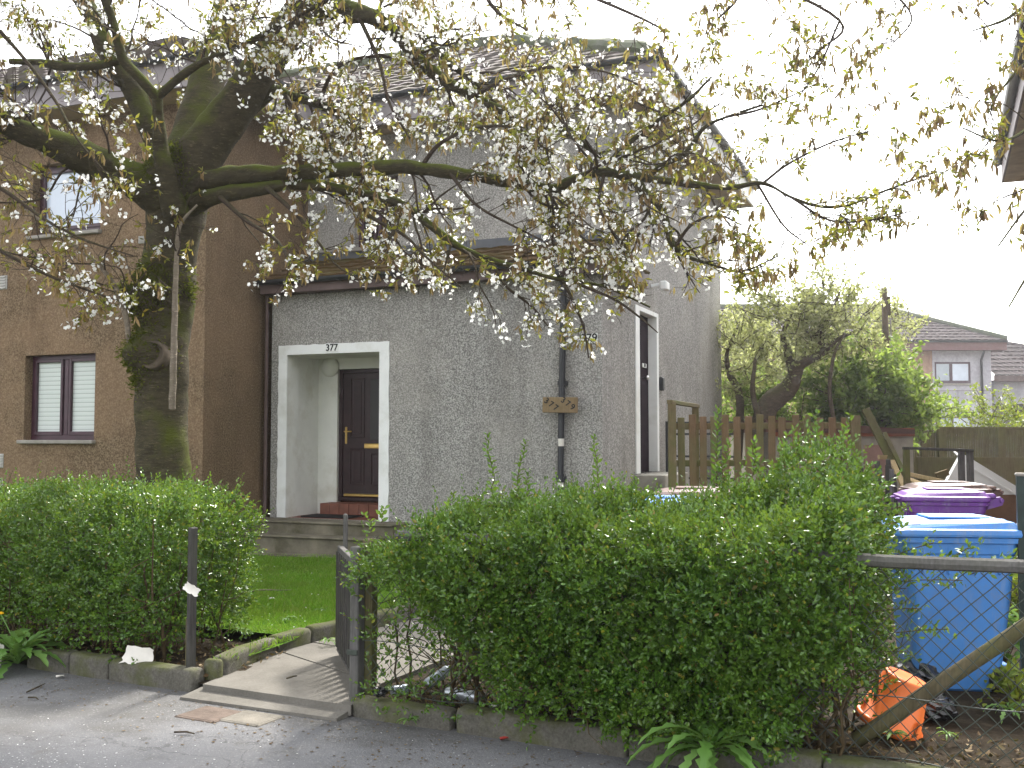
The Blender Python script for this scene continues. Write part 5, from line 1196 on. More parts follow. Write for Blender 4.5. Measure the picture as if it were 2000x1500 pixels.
m = MB(); m.bar(Vector((a.x, a.y, .1)), a, .085, .085, (0, 1, 0)); m.build('post', M['picket_green'], gf, False, True)
m = MB(); m.bar(Vector((b.x, b.y, .1)), b, .075, .075, (0, 1, 0)); m.build('post', M['picket_green'], gf, False, True)
m = MB(); m.bar(a + Vector((-.03, -.04, -.0)), b + Vector((.03, .04, 0)), .07, .045); m.build('rail', M['picket_green'], gf, False, True)
# dark ragged boards of a collapsed fence panel
rg = thing('broken_fence_panel', 'dark rotten ragged fence boards between the tall hedge and the bins', 'fence', (*P(1690, 950, 10.6).xy, .1))
r = random.Random(6)
for i in range(20):
    x = 1632 + i * 6.1; Y = 10.6 + r.uniform(-.15, .15); tp = P(x + r.uniform(-5, 5), 912 - 8 * math.sin(i * .5) + r.uniform(-12, 14), Y); m = MB(); m.bar(Vector((tp.x + r.uniform(-.06, .06), Y, .1)), tp, .045, .02, (0, 1, 0), .003); m.build('board', M['dark_wood'] if i % 3 else M['grey_wood'], rg, False, True)
# leaning planks and scattered timber
def plank(ax, ay, aY, bx, by, bY, w, t_, mat, label):
    a, b = P(ax, ay, aY), P(bx, by, bY); c = (a + b) / 2; m = MB(); m.bar(a - c, b - c, w, t_, (0, 1, 0), .003); o = m.build('plank', mat); o.location = c
    return tag(o, label, 'plank', 'loose planks in the yard')
plank(1690, 799, 12.6, 1754, 925, 12.3, .095, .05, M['moss_wood'], 'thick mossy plank leaning steeply up to the left above the fence boards')
plank(1727, 845, 12.4, 1776, 945, 12.0, .05, .03, M['moss_wood'], 'thin dark plank leaning beside the thick mossy plank')
plank(1716, 893, 12.3, 1738, 893, 12.4, .05, .03, M['new_wood'], 'short pale plank end lying level below the leaning planks')
plank(1772, 926, 12.6, 1842, 941, 12.2, .05, .09, M['new_wood'], 'long pale plank sloping down to the right through the timber frame')
plank(1774, 936, 12.2, 1815, 951, 11.8, .04, .04, M['new_wood'], 'narrow pale batten below the long pale plank')
plank(1780, 946, 11.9, 1808, 955, 11.6, .04, .04, M['moss_wood'], 'mossy batten lowest of the timber behind the brown bin lid')
plank(1828, 930, 12.8, 1852, 922, 12.8, .08, .04, M['picket'], 'short reddish board lying against the white sloping wall')
plank(1742, 900, 12.2, 1768, 958, 11.9, .06, .04, M['new_wood'], 'pale splintered plank leaning on the left post of the timber frame')
# goalpost-like timber frame
tf = thing('timber_frame', 'open frame of three weathered posts under one bar behind the bins', 'post frame', (*P(1830, 950, 11.0).xy, .1))
for x, Y in ((1770, 11.0), (1877, 11.1), (1894, 11.0)):
    a = P(x, 876 if x < 1890 else 879, Y); m = MB(); m.bar(Vector((a.x, a.y, .1)), a, .058, .058, (0, 1, 0)); m.build('post', M['grey_wood'] if x > 1800 else M['moss_wood'], tf, False, True)
m = MB(); m.bar(P(1764, 875, 10.98), P(1900, 880, 10.98), .06, .03); m.build('bar', M['dark_wood'], tf, False, True)
# white sloping wall with brown base
ww = thing('sloping_wall', 'white rendered wall with a bright sloping top and brown base behind the bins', 'wall', (*P(1900, 960, 12.9).xy, .1))
Yw = 12.9; poly = [P(1836, 966, Yw), P(1877, 889, Yw), P(1886, 889, Yw), P(2010, 965, Yw), P(2010, 966, Yw)]
m = MB(); m.prism(poly, (.12, .35, 0)); m.build('upper_wall', M['render_white'], ww, False, True)
m = MB(); q0, q1 = P(1884, 888, Yw - .01), P(2010, 964, Yw - .01); dn_ = Vector((0, -.02, -.13)); bk_ = Vector((.05, .45, .03)); m.prism([q0 + dn_, q1 + dn_, q1 + bk_, q0 + bk_], (0, 0, .02)); m.build('coping', M['render_white'], ww, False, True)
m = MB(); a, b = P(1836, 966.6, Yw), P(2010, 966.6, Yw); m.prism([a, b, Vector((b.x, Yw, 0)), Vector((a.x, Yw, 0))], (.12, .33, 0)); m.build('base', M['render_brown'], ww, False, True)
# concrete shed
shd = thing('shed', 'low pale concrete shed with a shallow reddish-edged roof behind the picket fence', 'shed', (*P(1700, 930, 17.5).xy, .1))
Ys = 17.5; a = P(1500, 842, Ys); b = P(1783, 842, Ys); m = MB(); m.box(((a.x + b.x) / 2, Ys + 1.5, a.z / 2), (b.x - a.x, 3, a.z)); m.build('wall', M['board'], shd, False, True)
c1, c2 = P(1495, 818, Ys - .12), P(1787, 839, Ys - .12)
m = MB(); m.prism([c1, c2, c2 + Vector((0, 0, -.07)), Vector((c1.x, c1.y, a.z - .02)) , ], (0, 3.3, 0)); m.build('roof', plain('felt', (.10, .05, .04), .9, .1, .2, 5), shd, False, True)
m = MB(); p0, p1 = P(1500, 845, Ys), P(1783, 845, Ys); m.box(((p0.x + p1.x) / 2, Ys - .06, a.z - .02), (p1.x - p0.x, .04, .14)); m.build('fascia', plain('brick_red', (.28, .10, .06), .85, .1, .2, 8), shd, False, True)
p0, p1 = P(1686, 852, Ys), P(1730, 852, Ys); m = MB(); m.box(((p0.x + p1.x) / 2, Ys - .03, .8), (p1.x - p0.x, .05, 1.35)); m.build('door', plain('pink_door', (.32, .19, .16), .8, .2, .2, 6), shd, False, True)
m = MB()
for x in (1735, 1752, 1769, 1783):
    q = P(x, 870, Ys); m.box((q.x, Ys - .006, .75), (.03, .02, 1.5))
for i, x in enumerate((1735, 1752, 1769)):
    m = MB(); q = P(x, 870, Ys); m.box((q.x, Ys - .006, .75), (.03, .02, 1.5)); m.build('batten', M['board'], shd, False, True)
# far slatted fence
ff = thing('slatted_fence', 'tall greenish vertical-slat fence across the back of the yard', 'fence', (*P(1900, 900, 21).xy, .1))
r = random.Random(4); xs = np.arange(1640, 2240, 4.6)[:100]
for x in xs:
    Y = 21 + (x - 1800) * .001; tp = P(x, 837 + r.uniform(-.6, .6), Y); m = MB(); m.bx(tp.x - .019, tp.x + .019, Y - .01, Y + .01, .15, tp.z); m.build('slat', M['fence_far'], ff, False, True)
a, b = P(1640, 842, 21.05), P(2100, 842, 21.35)
for z in (a.z, 1.05, .45):
    m = MB(); m.bar(Vector((a.x, a.y, z)), Vector((b.x, b.y, z)), .05, .10, (0, 0, 1)); m.build('rail', M['fence_far'], ff, False, True)
for x in (1804, 1838, 1954, 2060):
    m = MB(); tp = P(x, 835, 20.95); m.bx(tp.x - .07, tp.x + .07, 20.9, 20.98, .1, tp.z); m.build('post', M['fence_far'], ff, False, True)
m = MB(); a, b = P(1640, 835.5, 20.98), P(2110, 835.5, 21.3); m.bar(a, b, .09, .04, (0, 0, 1)); m.build('capping', M['fence_far'], ff, False, True)
pb = thing('boarded_fence', 'low dark close-boarded fence in front of the slatted one', 'fence', (*P(1900, 940, 19).xy, .1))
a, b = P(1795, 893, 19), P(2120, 893, 19.2); m = MB(); m.box(((a.x + b.x) / 2, 19.1, a.z / 2), (b.x - a.x, .05, a.z)); m.build('panel', M['fence_far'], pb, False, True)

# orange tub lying on its rim behind the mesh, black bag, small litter
tub = thing('plastic_tub', 'cracked orange plastic tub tipped upside down behind the mesh', 'tub', (*G(1736, 1428, .06).xy, .105), 0, None, Matrix.Rotation(R(20), 3, 'Y') @ Matrix.Rotation(R(8), 3, 'X'))
m = MB(); m.lathe([(.172, -.02), (.180, -.02), (.183, .0), (.180, .016), (.166, .02), (.160, .02), (.118, .25), (.112, .262), (.10, .264), (.02, .258)], 30)
for i in range(6):
    an = i * math.pi / 3; m.box((.148 * math.cos(an), .148 * math.sin(an), .05), (.035, .02, .07), (Vector((math.cos(an), math.sin(an), 0)), Vector((-math.sin(an), math.cos(an), 0)), Vector((0, 0, 1))), .005)
m.build('tub_wall', M['orange'], tub, True)
def crumple(name, mat, c, size, seed, label, cat_, flat=.3, group=None, n=12):
    """crushed sheet or bag: a wrinkled closed blob"""
    m = MB(); vs = []; fs = []
    for i in range(n + 1):
        for j in range(n * 2):
            th = math.pi * i / n; ph = math.pi * j / n; vs.append((math.sin(th) * math.cos(ph), math.sin(th) * math.sin(ph), math.cos(th)))
    v = np.array(vs); v = v * (1 + .28 * fnoise(v, 2.6, seed) + .14 * fnoise(v, 7, seed + 1))[:, None]; v = v * [size, size * .8, size * flat]; v[:, 2] -= v[:, 2].min()
    for i in range(n):
        for j in range(n * 2): k = (j + 1) % (2 * n); fs.append((i * 2 * n + j, (i + 1) * 2 * n + j, (i + 1) * 2 * n + k, i * 2 * n + k))
    m.add([tuple(x) for x in v], fs); o = m.build(name, mat); o.location = c; o.rotation_euler = (0, 0, seed); return tag(o, label, cat_, group)
bag_m = plain('black_bag', (.012, .012, .014), .25, .6, .2, 9)
crumple('rubbish_bag', bag_m, G(1818, 1405, .06), .13, 3, 'black plastic bag lying right of the orange tub', 'bag', .55)
crumple('rubbish_bag', bag_m, G(1795, 1345, .06), .16, 5, 'black plastic bag in front of the base of the bright blue bin', 'bag', .5)
def scrap(c, size, seed, label, mat=None, cat_='litter', tilt=(0, 0, 0)):
    """torn flat scrap, slightly curled"""
    g = np.random.default_rng(seed); n = 7; vs = []; fs = []
    for i in range(n):
        for j in range(n):
            x, y = (i / (n - 1) - .5), (j / (n - 1) - .5); e = g.uniform(-.07, .07, 2) if i in (0, n - 1) or j in (0, n - 1) else (0, 0)
            vs.append(((x + e[0]) * size[0], (y + e[1]) * size[1], .012 + .18 * size[0] * (math.sin(x * 3 + seed) * .5 + (y * 2.2) ** 2 * .5 + .3 * math.sin(y * 5 + x * 4 + seed)))) 
    for i in range(n - 1):
        for j in range(n - 1): fs.append((i * n + j, (i + 1) * n + j, (i + 1) * n + j + 1, i * n + j + 1))
    b = len(vs); vs += [(x, y, z - .002) for x, y, z in vs]; fs += [tuple(q + b for q in f[::-1]) for f in fs[:]]
    m = MB(); m.add(vs, fs); o = m.build('paper_scrap', mat or M['paper'], None, True); o.location = c; o.rotation_euler = tilt
    return tag(o, label, cat_)
scrap(ST(s_at(285, .09), .07, .15), (.19, .12), 3, 'torn white paper scrap on the kerb under the left hedge', None, 'paper', (R(52), 0, R(-20)))
scrap(P(376, 1152, 6.15), (.10, .05), 5, 'tattered white scrap caught on the left hedge post', None, 'paper', (R(70), R(25), R(-10)))
scrap(G(484, 1175, GZ + .03), (.09, .05), 6, 'small white scrap on the lawn nearest the left hedge', None, 'paper')
scrap(G(530, 1172, GZ + .03), (.05, .04), 7, 'tiny white scrap on the lawn farther from the left hedge', None, 'paper')
scrap(G(118, 1325, .0), (.05, .035), 8, 'crushed white carton on the pavement beside the dandelion', None, 'carton', (0, 0, .6))
scrap(ST(s_at(14, .0), -.02, .06), (.06, .17), 9, 'red and white carton standing by the edging at far left', None, 'carton', (R(70), 0, .2))
scrap(P(1220, 1338, 5.75), (.16, .11), 10, 'cream card scrap standing under the right hedge by a short post', plain('card', (.55, .48, .38), .8), 'card', (R(60), 0, .3))
scrap(G(1130, 1388, .12), (.05, .04), 11, 'small crumpled white scrap behind the long edging stone', None, 'paper')
scrap(G(965, 1383, .12), (.05, .05), 12, 'pale crumpled scrap at the foot of the left diagonal brace', None, 'paper')
scrap(G(985, 1447, .0), (.045, .03), 13, 'small red scrap on the pavement before the right hedge', plain('red_scrap', (.35, .04, .03), .6), 'litter')
scrap(G(1282, 930, .3), (.03, .03), 15, 'x', None) if False else None
scrap(P(1690, 1215, 5.6), (.10, .07), 14, 'turquoise scrap deep in the hedge end beside the bright blue bin', plain('turquoise', (.05, .45, .48), .5), 'litter', (R(60), 0, 0))
def can(a, b, rad, label, mat):
    a, b = Vector(a), Vector(b); L_ = (b - a).length; q = (b - a).to_track_quat('Z', 'Y').to_matrix().to_4x4(); o = thing('drinks_can', label, 'can', a, 0, None, (b - a).to_track_quat('Z', 'Y').to_matrix())
    m = MB(); m.lathe([(rad * .78, 0), (rad * .9, .004), (rad, .015), (rad, L_ * .45), (rad * .9, L_ * .5), (rad, L_ * .56), (rad, L_ - .018), (rad * .8, L_ - .003), (rad * .76, L_ - .006), (rad * .74, L_ - .002)], 20); m.build('can_wall', mat, o, True)
    m = MB(); m.lathe([(rad * .72, L_ - .006), (rad * .6, L_ - .008), (.004, L_ - .008)], 16); m.build('can_top', M['steel'], o, True)
canw = plain('printed_can', (.5, .55, .62), .3, .5, .35, 14, 0, .5)
can(G(832, 1338, .10), P(878, 1306, G(832, 1338, .10).y + .08), .033, 'crushed silver and red can propped up under the left end of the hedge', canw)
can(G(872, 1352, .13), G(935, 1362, .13), .033, 'silver can lying flat left of the diagonal brace', M['can'])
can(G(765, 1350, .12), G(800, 1345, .12), .03, 'dull can lying behind the first edging stone by the gatepost', canw)
tag(crumple('rubbish_bag', bag_m, G(742, 1362, .12), .05, 8, 'small shiny black wrapper beside the gatepost', 'wrapper', .5), 'small shiny black wrapper beside the gatepost', 'wrapper')
# cigarette-like white roll on the kerb
m = MB(); a = G(1520, 1441, .14); m.tube([a, a + KS * .055], .012, 10); tag(m.build('paper_roll', M['paper']), 'small white roll lying on the edging right of the drooping weed', 'litter')
# stick on the lawn
m = MB(); a, b = G(480, 1156, GZ + .02), G(572, 1152, GZ + .03); m.tube([a, a.lerp(b, .4) + Vector((0, 0, .012)), a.lerp(b, .75), b], [.010, .009, .007, .004], 7); tag(m.build('stick', M['sucker']), 'pale bare stick lying on the lawn', 'stick')
# black and purple pushchair handle over the hedge
ps = thing('pushchair', 'pushchair with purple seat cloth and a black handle showing above the hedge', 'pushchair', (*P(1172, 990, 8.6).xy, .1))
c0 = P(1150, 972, 8.6); c1 = P(1196, 958, 8.6)
m = MB(); hp = [P(1166, 968, 8.6), P(1180, 972, 8.58), P(1192, 967, 8.55), P(1199, 957, 8.55), P(1197, 953, 8.55)]; m.tube(hp, .018, 8); m.build('handle', M['rubber'], ps, True, True)
m = MB(); a = P(1152, 970, 8.6); m.prism([a, P(1160, 961, 8.6), P(1172, 957, 8.6), P(1178, 968, 8.6), P(1174, 1040, 8.6), P(1146, 1040, 8.6)], (.05, .3, 0)); m.build('seat_cloth', plain('purple_cloth', (.10, .05, .16), .8), ps, False, True)
for dx in (0, .3):
    m = MB(); q = P(1150, 1100, 8.6); m.tube([Vector((q.x + dx * .6, q.y + dx, .1)), Vector((q.x + dx * .3 + .05, q.y + dx, .7)), Vector(hp[0])], .012, 6); m.build('frame_tube', M['steel'], ps, True, True)
m = MB(); q = P(1150, 1100, 8.6)
for i, (dx, dy) in enumerate(((0, 0), (.3, 0), (0, .4), (.3, .4))):
    m = MB(); m.lathe([(.02, -.015), (.08, -.015), (.09, 0), (.08, .015), (.02, .015)], 16, Matrix.Translation((q.x + dx, q.y + dy, .15)) @ Matrix.Rotation(R(90), 4, 'Y')); m.build('wheel', M['rubber'], ps, True, True)

# ================================================================== BACKGROUND HOUSES, POLE, TREES
FY = 50.0
fhs = thing('terraced_house', 'far grey and brown roughcast house with hipped tiled roof and dark eaves', 'house', (*P(1840, 850, FY).xy, 0))
def fp(x, y, Y=FY): return P(x, y, Y)
xl, xr = fp(1330, 800).x, fp(1938, 800).x; zs2 = fp(1800, 684).z; ze2 = fp(1800, 668).z; zr2 = fp(1800, 602, FY + 4).z; yb = FY + 8
xm_ = fp(1823, 800).x
up = (*sorted((fp(1825, 700).x, fp(1895, 700).x)), fp(1860, 749).z, fp(1860, 707).z); lo = (up[0], up[1], fp(1860, 858).z, fp(1860, 813).z)
m = MB()
def ffront(m, x0, x1, z0, z1, holes, y=FY):
    xs = sorted({x0, x1, *[q for h in holes for q in h[:2]]}); zz = sorted({z0, z1, *[q for h in holes for q in h[2:]]})
    for i in range(len(xs) - 1):
        for j in range(len(zz) - 1):
            cx, cz = (xs[i] + xs[i + 1]) / 2, (zz[j] + zz[j + 1]) / 2
            if any(h[0] < cx < h[1] and h[2] < cz < h[3] for h in holes): continue
            m.quad((xs[i], y, zz[j]), (xs[i + 1], y, zz[j]), (xs[i + 1], y, zz[j + 1]), (xs[i], y, zz[j + 1]))
ffront(m, xm_, xr, 0, zs2, [up, lo]); m.quad((xr, FY, 0), (xr, yb, 0), (xr, yb, zs2), (xr, FY, zs2)); zc = fp(1860, 763).z
for h in (up, lo):
    m.quad((h[0], FY, h[2]), (h[0], FY + .15, h[2]), (h[0], FY + .15, h[3]), (h[0], FY, h[3])); m.quad((h[1], FY, h[2]), (h[1], FY, h[3]), (h[1], FY + .15, h[3]), (h[1], FY + .15, h[2])); m.quad((h[0], FY, h[3]), (h[0], FY + .15, h[3]), (h[1], FY + .15, h[3]), (h[1], FY, h[3]))
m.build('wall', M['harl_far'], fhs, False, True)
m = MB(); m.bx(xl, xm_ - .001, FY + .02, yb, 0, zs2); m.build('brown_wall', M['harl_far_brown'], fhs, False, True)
m = MB(); m.bx(xm_, xr, FY - .012, FY - .001, zc - .02, zc + .02); m.build('string_course', M['fascia_grey'], fhs, False, True)
for h, lb in ((up, 'upper window'), (lo, 'lower window')):
    m = MB(); f = .09; y0, y1 = FY + .02, FY + .1
    m.bx(h[0], h[1], y0, y1, h[2], h[2] + f * 1.6); m.bx(h[0], h[1], y0, y1, h[3] - f, h[3]); mid = h[0] + (h[1] - h[0]) * .46
    for (a, b) in ((h[0], h[0] + f), (h[1] - f, h[1]), (mid - f * .8, mid + f * .8)): m.bx(a, b, y0 + .002, y1 - .002, h[2] + f * 1.6, h[3] - f)
    wv_ = m.build('window', M['frame'], fhs, False, True)
    for (a, b) in ((h[0] + f, mid - f * .8), (mid + f * .8, h[1] - f)):
        m = MB(); m.bx(a, b, FY + .05, FY + .06, h[2] + f, h[3] - f); o_ = m.build('pane', M['glass_net'] if a > mid else M['glass_far'], None); o_.parent = wv_; o_.matrix_parent_inverse = fhs.matrix_basis.inverted()
    m = MB(); m.bx(h[0] - .1, h[1] + .1, FY - .08, FY + .0, h[2] - .08, h[2] - .0); m.build('window_sill', M['sill'], fhs, False, True)
def froof(par, x0, x1, y0, y1, ze, zr, hip_l, hip_r, mat=M['tile_far']):
    ym = (y0 + y1) / 2; half = ym - y0; run_ = half * .95; sl_f = math.hypot(half, zr - ze); m = MB()
    tile_slope(m, Vector((0, y0, ze)), (1, 0, 0), (0, half, zr - ze), sl_f, lambda s: x0 + (s / sl_f * run_ if hip_l else 0), lambda s: x1 - (s / sl_f * run_ if hip_r else 0), .42, .36, .06, .05, 4)
    tile_slope(m, Vector((0, y1, ze)), (1, 0, 0), (0, -half, zr - ze), sl_f, lambda s: x0 + (s / sl_f * run_ if hip_l else 0), lambda s: x1 - (s / sl_f * run_ if hip_r else 0), .42, .9, .03, .05, 2)
    if hip_r: 
        s2 = math.hypot(run_, zr - ze); tile_slope(m, Vector((x1, 0, ze)), (0, 1, 0), (-run_, 0, zr - ze), s2, lambda s: y0 + s / s2 * half, lambda s: y1 - s / s2 * half, .42, .36, .06, .05, 4)
    o_ = m.build('roof', mat, par, False, True)
    m = MB(); m.tube([(x0, ym, zr + .08), (x1 - (run_ if hip_r else 0), ym, zr + .08)], .16, 7)
    if hip_r: m.tube([(x1 - run_, ym, zr + .08), (x1, y0, ze + .1)], .15, 7)
    o2 = m.build('ridge_tiles', M['ridge'], None, True); o2.parent = o_; o2.matrix_parent_inverse = par.matrix_basis.inverted()
ovh = .7; xe = fp(1966, 660, FY - ovh).x
froof(fhs, xl - .5, xe, FY - ovh, yb + ovh, ze2, zr2 + .0, False, True)
m = MB(); m.bx(xl - .5, xe, FY - ovh, FY - ovh + .04, zs2 - .05, ze2 + .02); m.bx(xe - .04, xe, FY - ovh + .041, yb + ovh, zs2 - .05, ze2 + .02); m.bx(xl, xe - .041, FY - ovh + .041, FY - .001, zs2 - .03, zs2); m.bx(xr + .001, xe - .041, FY, yb + .5, zs2 - .03, zs2 - .001); m.build('fascia', plain('fascia_far', (.13, .065, .06), .7), fhs, False, True)
m = MB(); gutter(m, (xl - .5, FY - ovh - .07, ze2), (xe, FY - ovh - .07, ze2), .09); m.build('roof_gutter', M['black_pvc'], fhs, False, True)
dpx = fp(1915, 700).x; m = MB(); m.tube([(dpx - .1, FY - ovh + .1, zs2 - .1), (dpx, FY - .08, zs2 - .5), (dpx + .05, FY - .08, 0)], .06, 8); m.build('downpipe', M['black_pvc'], fhs, True, True)
f2 = thing('terraced_house', 'lower far house at the right edge with a dark band of porch roof', 'house', (*P(1990, 850, FY + 1).xy, 0))
x0, x1 = fp(1942, 800, FY + 1).x, fp(2300, 800, FY + 1).x; z_s = fp(1980, 742, FY + 1).z; z_e = fp(1980, 735, FY + 1).z
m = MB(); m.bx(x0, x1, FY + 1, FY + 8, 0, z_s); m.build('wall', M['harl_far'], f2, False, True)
ymid, yh = FY + 4.5, 4.2; zr3 = z_e + 2.6; 
m = MB(); sl3 = math.hypot(yh, 2.6); tile_slope(m, Vector((0, FY + .3, z_e)), (1, 0, 0), (0, yh, 2.6), sl3, lambda s: x0 - .3, lambda s: x1 - .0 - s / sl3 * (x1 - fp(1900, 700).x - 1), .42, .36, .06, .05); m.build('roof', M['tile_far'], f2, False, True)
m = MB(); m.bx(x0 - .3, x1, FY + .3, FY + .34, z_s - .1, z_e + .02); m.bx(x0 - .3, x1, FY + .341, FY + .999, z_s - .1, z_s - .07); m.build('fascia', M['fascia'], f2, False, True)
za, zb_ = fp(1980, 808, FY).z, fp(1980, 790, FY + .9).z; m = MB(); tile_slope(m, Vector((0, FY - .3, za)), (1, 0, 0), (0, 1.3, zb_ - za), math.hypot(1.3, zb_ - za), lambda s: x0 - .15, lambda s: x1, .35, .36, .05, .04); m.bx(x0 - .1, x1, FY - .25, FY - .2, za - .25, za); m.build('porch_roof', M['tile_far'], f2, False, True)
# telegraph pole
pl_ = thing('telegraph_pole', 'brown timber telegraph pole rising behind the bush', 'pole', (*P(1731, 850, 19.8).xy, 0))
a = P(1727, 562, 19.8); m = MB(); m.tube([(a.x + .04, 19.8, 0), (a.x, 19.8, a.z)], [.085, .055], 12); m.build('pole', M['pole'], pl_, True, True)
m = MB(); m.box((a.x + .065, 19.76, a.z - .36), (.06, .05, .36)); m.build('bracket', M['pole'], pl_, False, True); m = MB(); m.tube([(a.x + .09, 19.74, a.z - .6), (a.x + .105, 19.74, .1)], .012, 6); m.build('cable', M['fascia_grey'], pl_, False, True)
# leaning orchard tree, bush, scrub
def far_tree(label, name, base_px, Y, limbs_, crown, nleaf, mat, lsz, seed, ntw=40):
    g = np.random.default_rng(seed); b = P(*base_px, Y); t = thing(name, label, 'tree' if 'tree' in name else 'bush', (b.x, b.y, .05))
    tb = []
    for spec in limbs_:
        c, r_ = limb(spec, 6); tb.append(tube_np(c, r_, 9, .05))
    v, f = cat(tb); np_mesh('trunk', v, f, M['bark_far'], t, True)
    nodes = []; tw = []
    for (px, py, Y_, rx, ry, rz, n) in crown:
        c = np.array(P(px, py, Y_)); 
        for i in range(n):
            d = g.normal(size=3); d /= np.linalg.norm(d); q = c + d * g.uniform(.25, 1) ** .6 * np.array([rx, rz, ry]) * Y_ / F
            dd = d * [1, 1, .8] + g.normal(size=3) * .5 + [0, 0, .25]; dd /= np.linalg.norm(dd); L_ = g.uniform(.35, .9); k = 6
            pts = [q]
            for j in range(k): dd = dd + g.normal(size=3) * .22; dd /= np.linalg.norm(dd); pts.append(pts[-1] + dd * L_ / k)
            pts = np.array(pts); tw.append(tube_np(pts, np.linspace(.012, .004, k + 1), 4)); nodes.append(pts)
    nd = np.concatenate(nodes); K = len(nd); c = np.repeat(nd, nleaf, 0); c = c + g.normal(size=c.shape) * .05
    global rng; rng = g
    L_ = g.uniform(.6, 1.3, len(c)) * lsz; v, f = leaves(c, g.normal(size=c.shape) + [0, 0, .15], L_, L_ * .6, .2, .2); np_mesh('crown', v, f, mat, t)['kind'] = 'stuff'
    v, f = cat(tw); np_mesh('twigs', v, f, M['bark_far'], t)['kind'] = 'stuff'
    return t
far_tree('leaning old tree with a thick slanting trunk and pale spring leaves beyond the picket fence', 'fruit_tree', (1492, 830), 18,
         [[(1480, 900, 18, 26), (1497, 800, 18, 22), (1520, 775, 18, 21), (1545, 752, 18, 17), (1560, 715, 18, 12), (1605, 690, 17.9, 7), (1640, 660, 17.8, 4), (1690, 642, 17.7, 1.5)], [(1550, 740, 18, 10), (1540, 690, 18.2, 8), (1530, 650, 18.3, 5), (1560, 590, 18.3, 3)], [(1440, 900, 18.6, 9), (1445, 780, 18.6, 8), (1425, 730, 18.6, 6), (1420, 690, 18.6, 4), (1440, 640, 18.6, 2)], [(1500, 860, 17.8, 6), (1480, 810, 17.8, 6), (1470, 760, 17.8, 5), (1475, 700, 17.8, 3)], [(1610, 690, 17.9, 7), (1600, 650, 18, 6), (1625, 610, 18, 4), (1640, 570, 18, 2)], [(1630, 830, 17.4, 4), (1620, 760, 17.4, 4), (1630, 690, 17.4, 3), (1650, 650, 17.4, 2)]],
         [(1450, 690, 18.6, 60, 90, 60, 46), (1530, 630, 18.2, 75, 70, 60, 55), (1610, 610, 18, 80, 50, 60, 52), (1690, 640, 20.5, 65, 45, 60, 26), (1755, 650, 20.8, 35, 45, 50, 16), (1560, 720, 18.6, 90, 50, 60, 32), (1650, 650, 17.8, 48, 40, 40, 16), (1630, 585, 18.4, 45, 30, 40, 12)], 7, M['far_leaf'], .075, 12)
far_tree('rounded dense green bush between the leaning tree and the shed', 'garden_bush', (1710, 840), 19,
         [[(1700, 880, 19, 6), (1705, 800, 19, 5), (1690, 720, 19, 3)], [(1710, 880, 19, 6), (1740, 790, 19, 5), (1770, 720, 19, 3)]],
         [(1685, 745, 19, 50, 62, 60, 60), (1735, 772, 19, 45, 48, 60, 54), (1715, 805, 19, 70, 38, 60, 46), (1775, 805, 19, 38, 30, 50, 30), (1655, 790, 18.8, 40, 60, 40, 30)], 10, M['bush_leaf'], .095, 13)
far_tree('low green scrub under the leaning tree behind the pickets', 'garden_bush', (1560, 840), 19.5, [[(1560, 880, 19.5, 5), (1565, 800, 19.5, 3)]], [(1440, 800, 19.5, 50, 50, 50, 30), (1560, 800, 19.5, 80, 40, 50, 40), (1620, 770, 19.5, 40, 60, 50, 30)], 14, M['bush_leaf'], .09, 14)
far_tree('thin yellow-green shrub tops showing over the slatted fence', 'garden_bush', (1930, 850), 23, [[(1930, 900, 23, 3), (1930, 840, 23, 2)]], [(1880, 845, 23, 40, 18, 30, 12), (1930, 830, 23, 60, 25, 30, 20), (1985, 825, 23, 40, 25, 30, 16)], 7, M['weed_yellow'], .08, 15)
far_tree('distant pale woodland edge tree behind the leaning one', 'fruit_tree', (1450, 850), 30, [[(1450, 880, 30, 6), (1455, 700, 30, 4)]], [(1440, 700, 30, 50, 80, 40, 60), (1500, 720, 30, 60, 70, 40, 50), (1580, 740, 30, 60, 60, 40, 50)], 10, M['far_leaf'], .11, 16)

# ================================================================== GRASS, WEEDS, GROUND LITTER
def in_poly(x, y, poly):
    ins = np.zeros(len(x), bool); n = len(poly)
    for i in range(n):
        x0, y0 = poly[i][:2]; x1, y1 = poly[(i + 1) % n][:2]; c_ = ((y0 > y) != (y1 > y)); ins ^= c_ & (x < (x1 - x0) * (y - y0) / (y1 - y0 + 1e-12) + x0)
    return ins
rng = np.random.default_rng(31)
def blades(name, poly, N, hmin, hmax, z, label, mat, box_):
    x = rng.uniform(box_[0], box_[1], N); y = rng.uniform(box_[2], box_[3], N); k = in_poly(x, y, poly); p = np.stack([x[k], y[k], np.full(k.sum(), z)], 1)
    hgt = rng.uniform(hmin, hmax, len(p)) * (1 + .45 * fnoise(p, 2.0, 7)); d = rng.normal(size=p.shape) * .6 + [0, 0, 1]
    v, f = leaves(p, d, np.clip(hgt, .015, None), .0062, .1, .45); o_ = np_mesh(name, v, f, mat); o_['kind'] = 'stuff'; o_['label'] = label; o_['category'] = 'grass'; return o_
blades('grass', [p[:2] for p in lawn_pts], 260000, .03, .06, GZ, 'short mown grass of the front lawn with a few tufts', M['grass'], (-6, 1.3, 6, 13.5))
yard_poly = [ST(1.2, .5)[:2], ST(6, .5)[:2], ST(6, 12)[:2], ST(1.2, 12)[:2]]
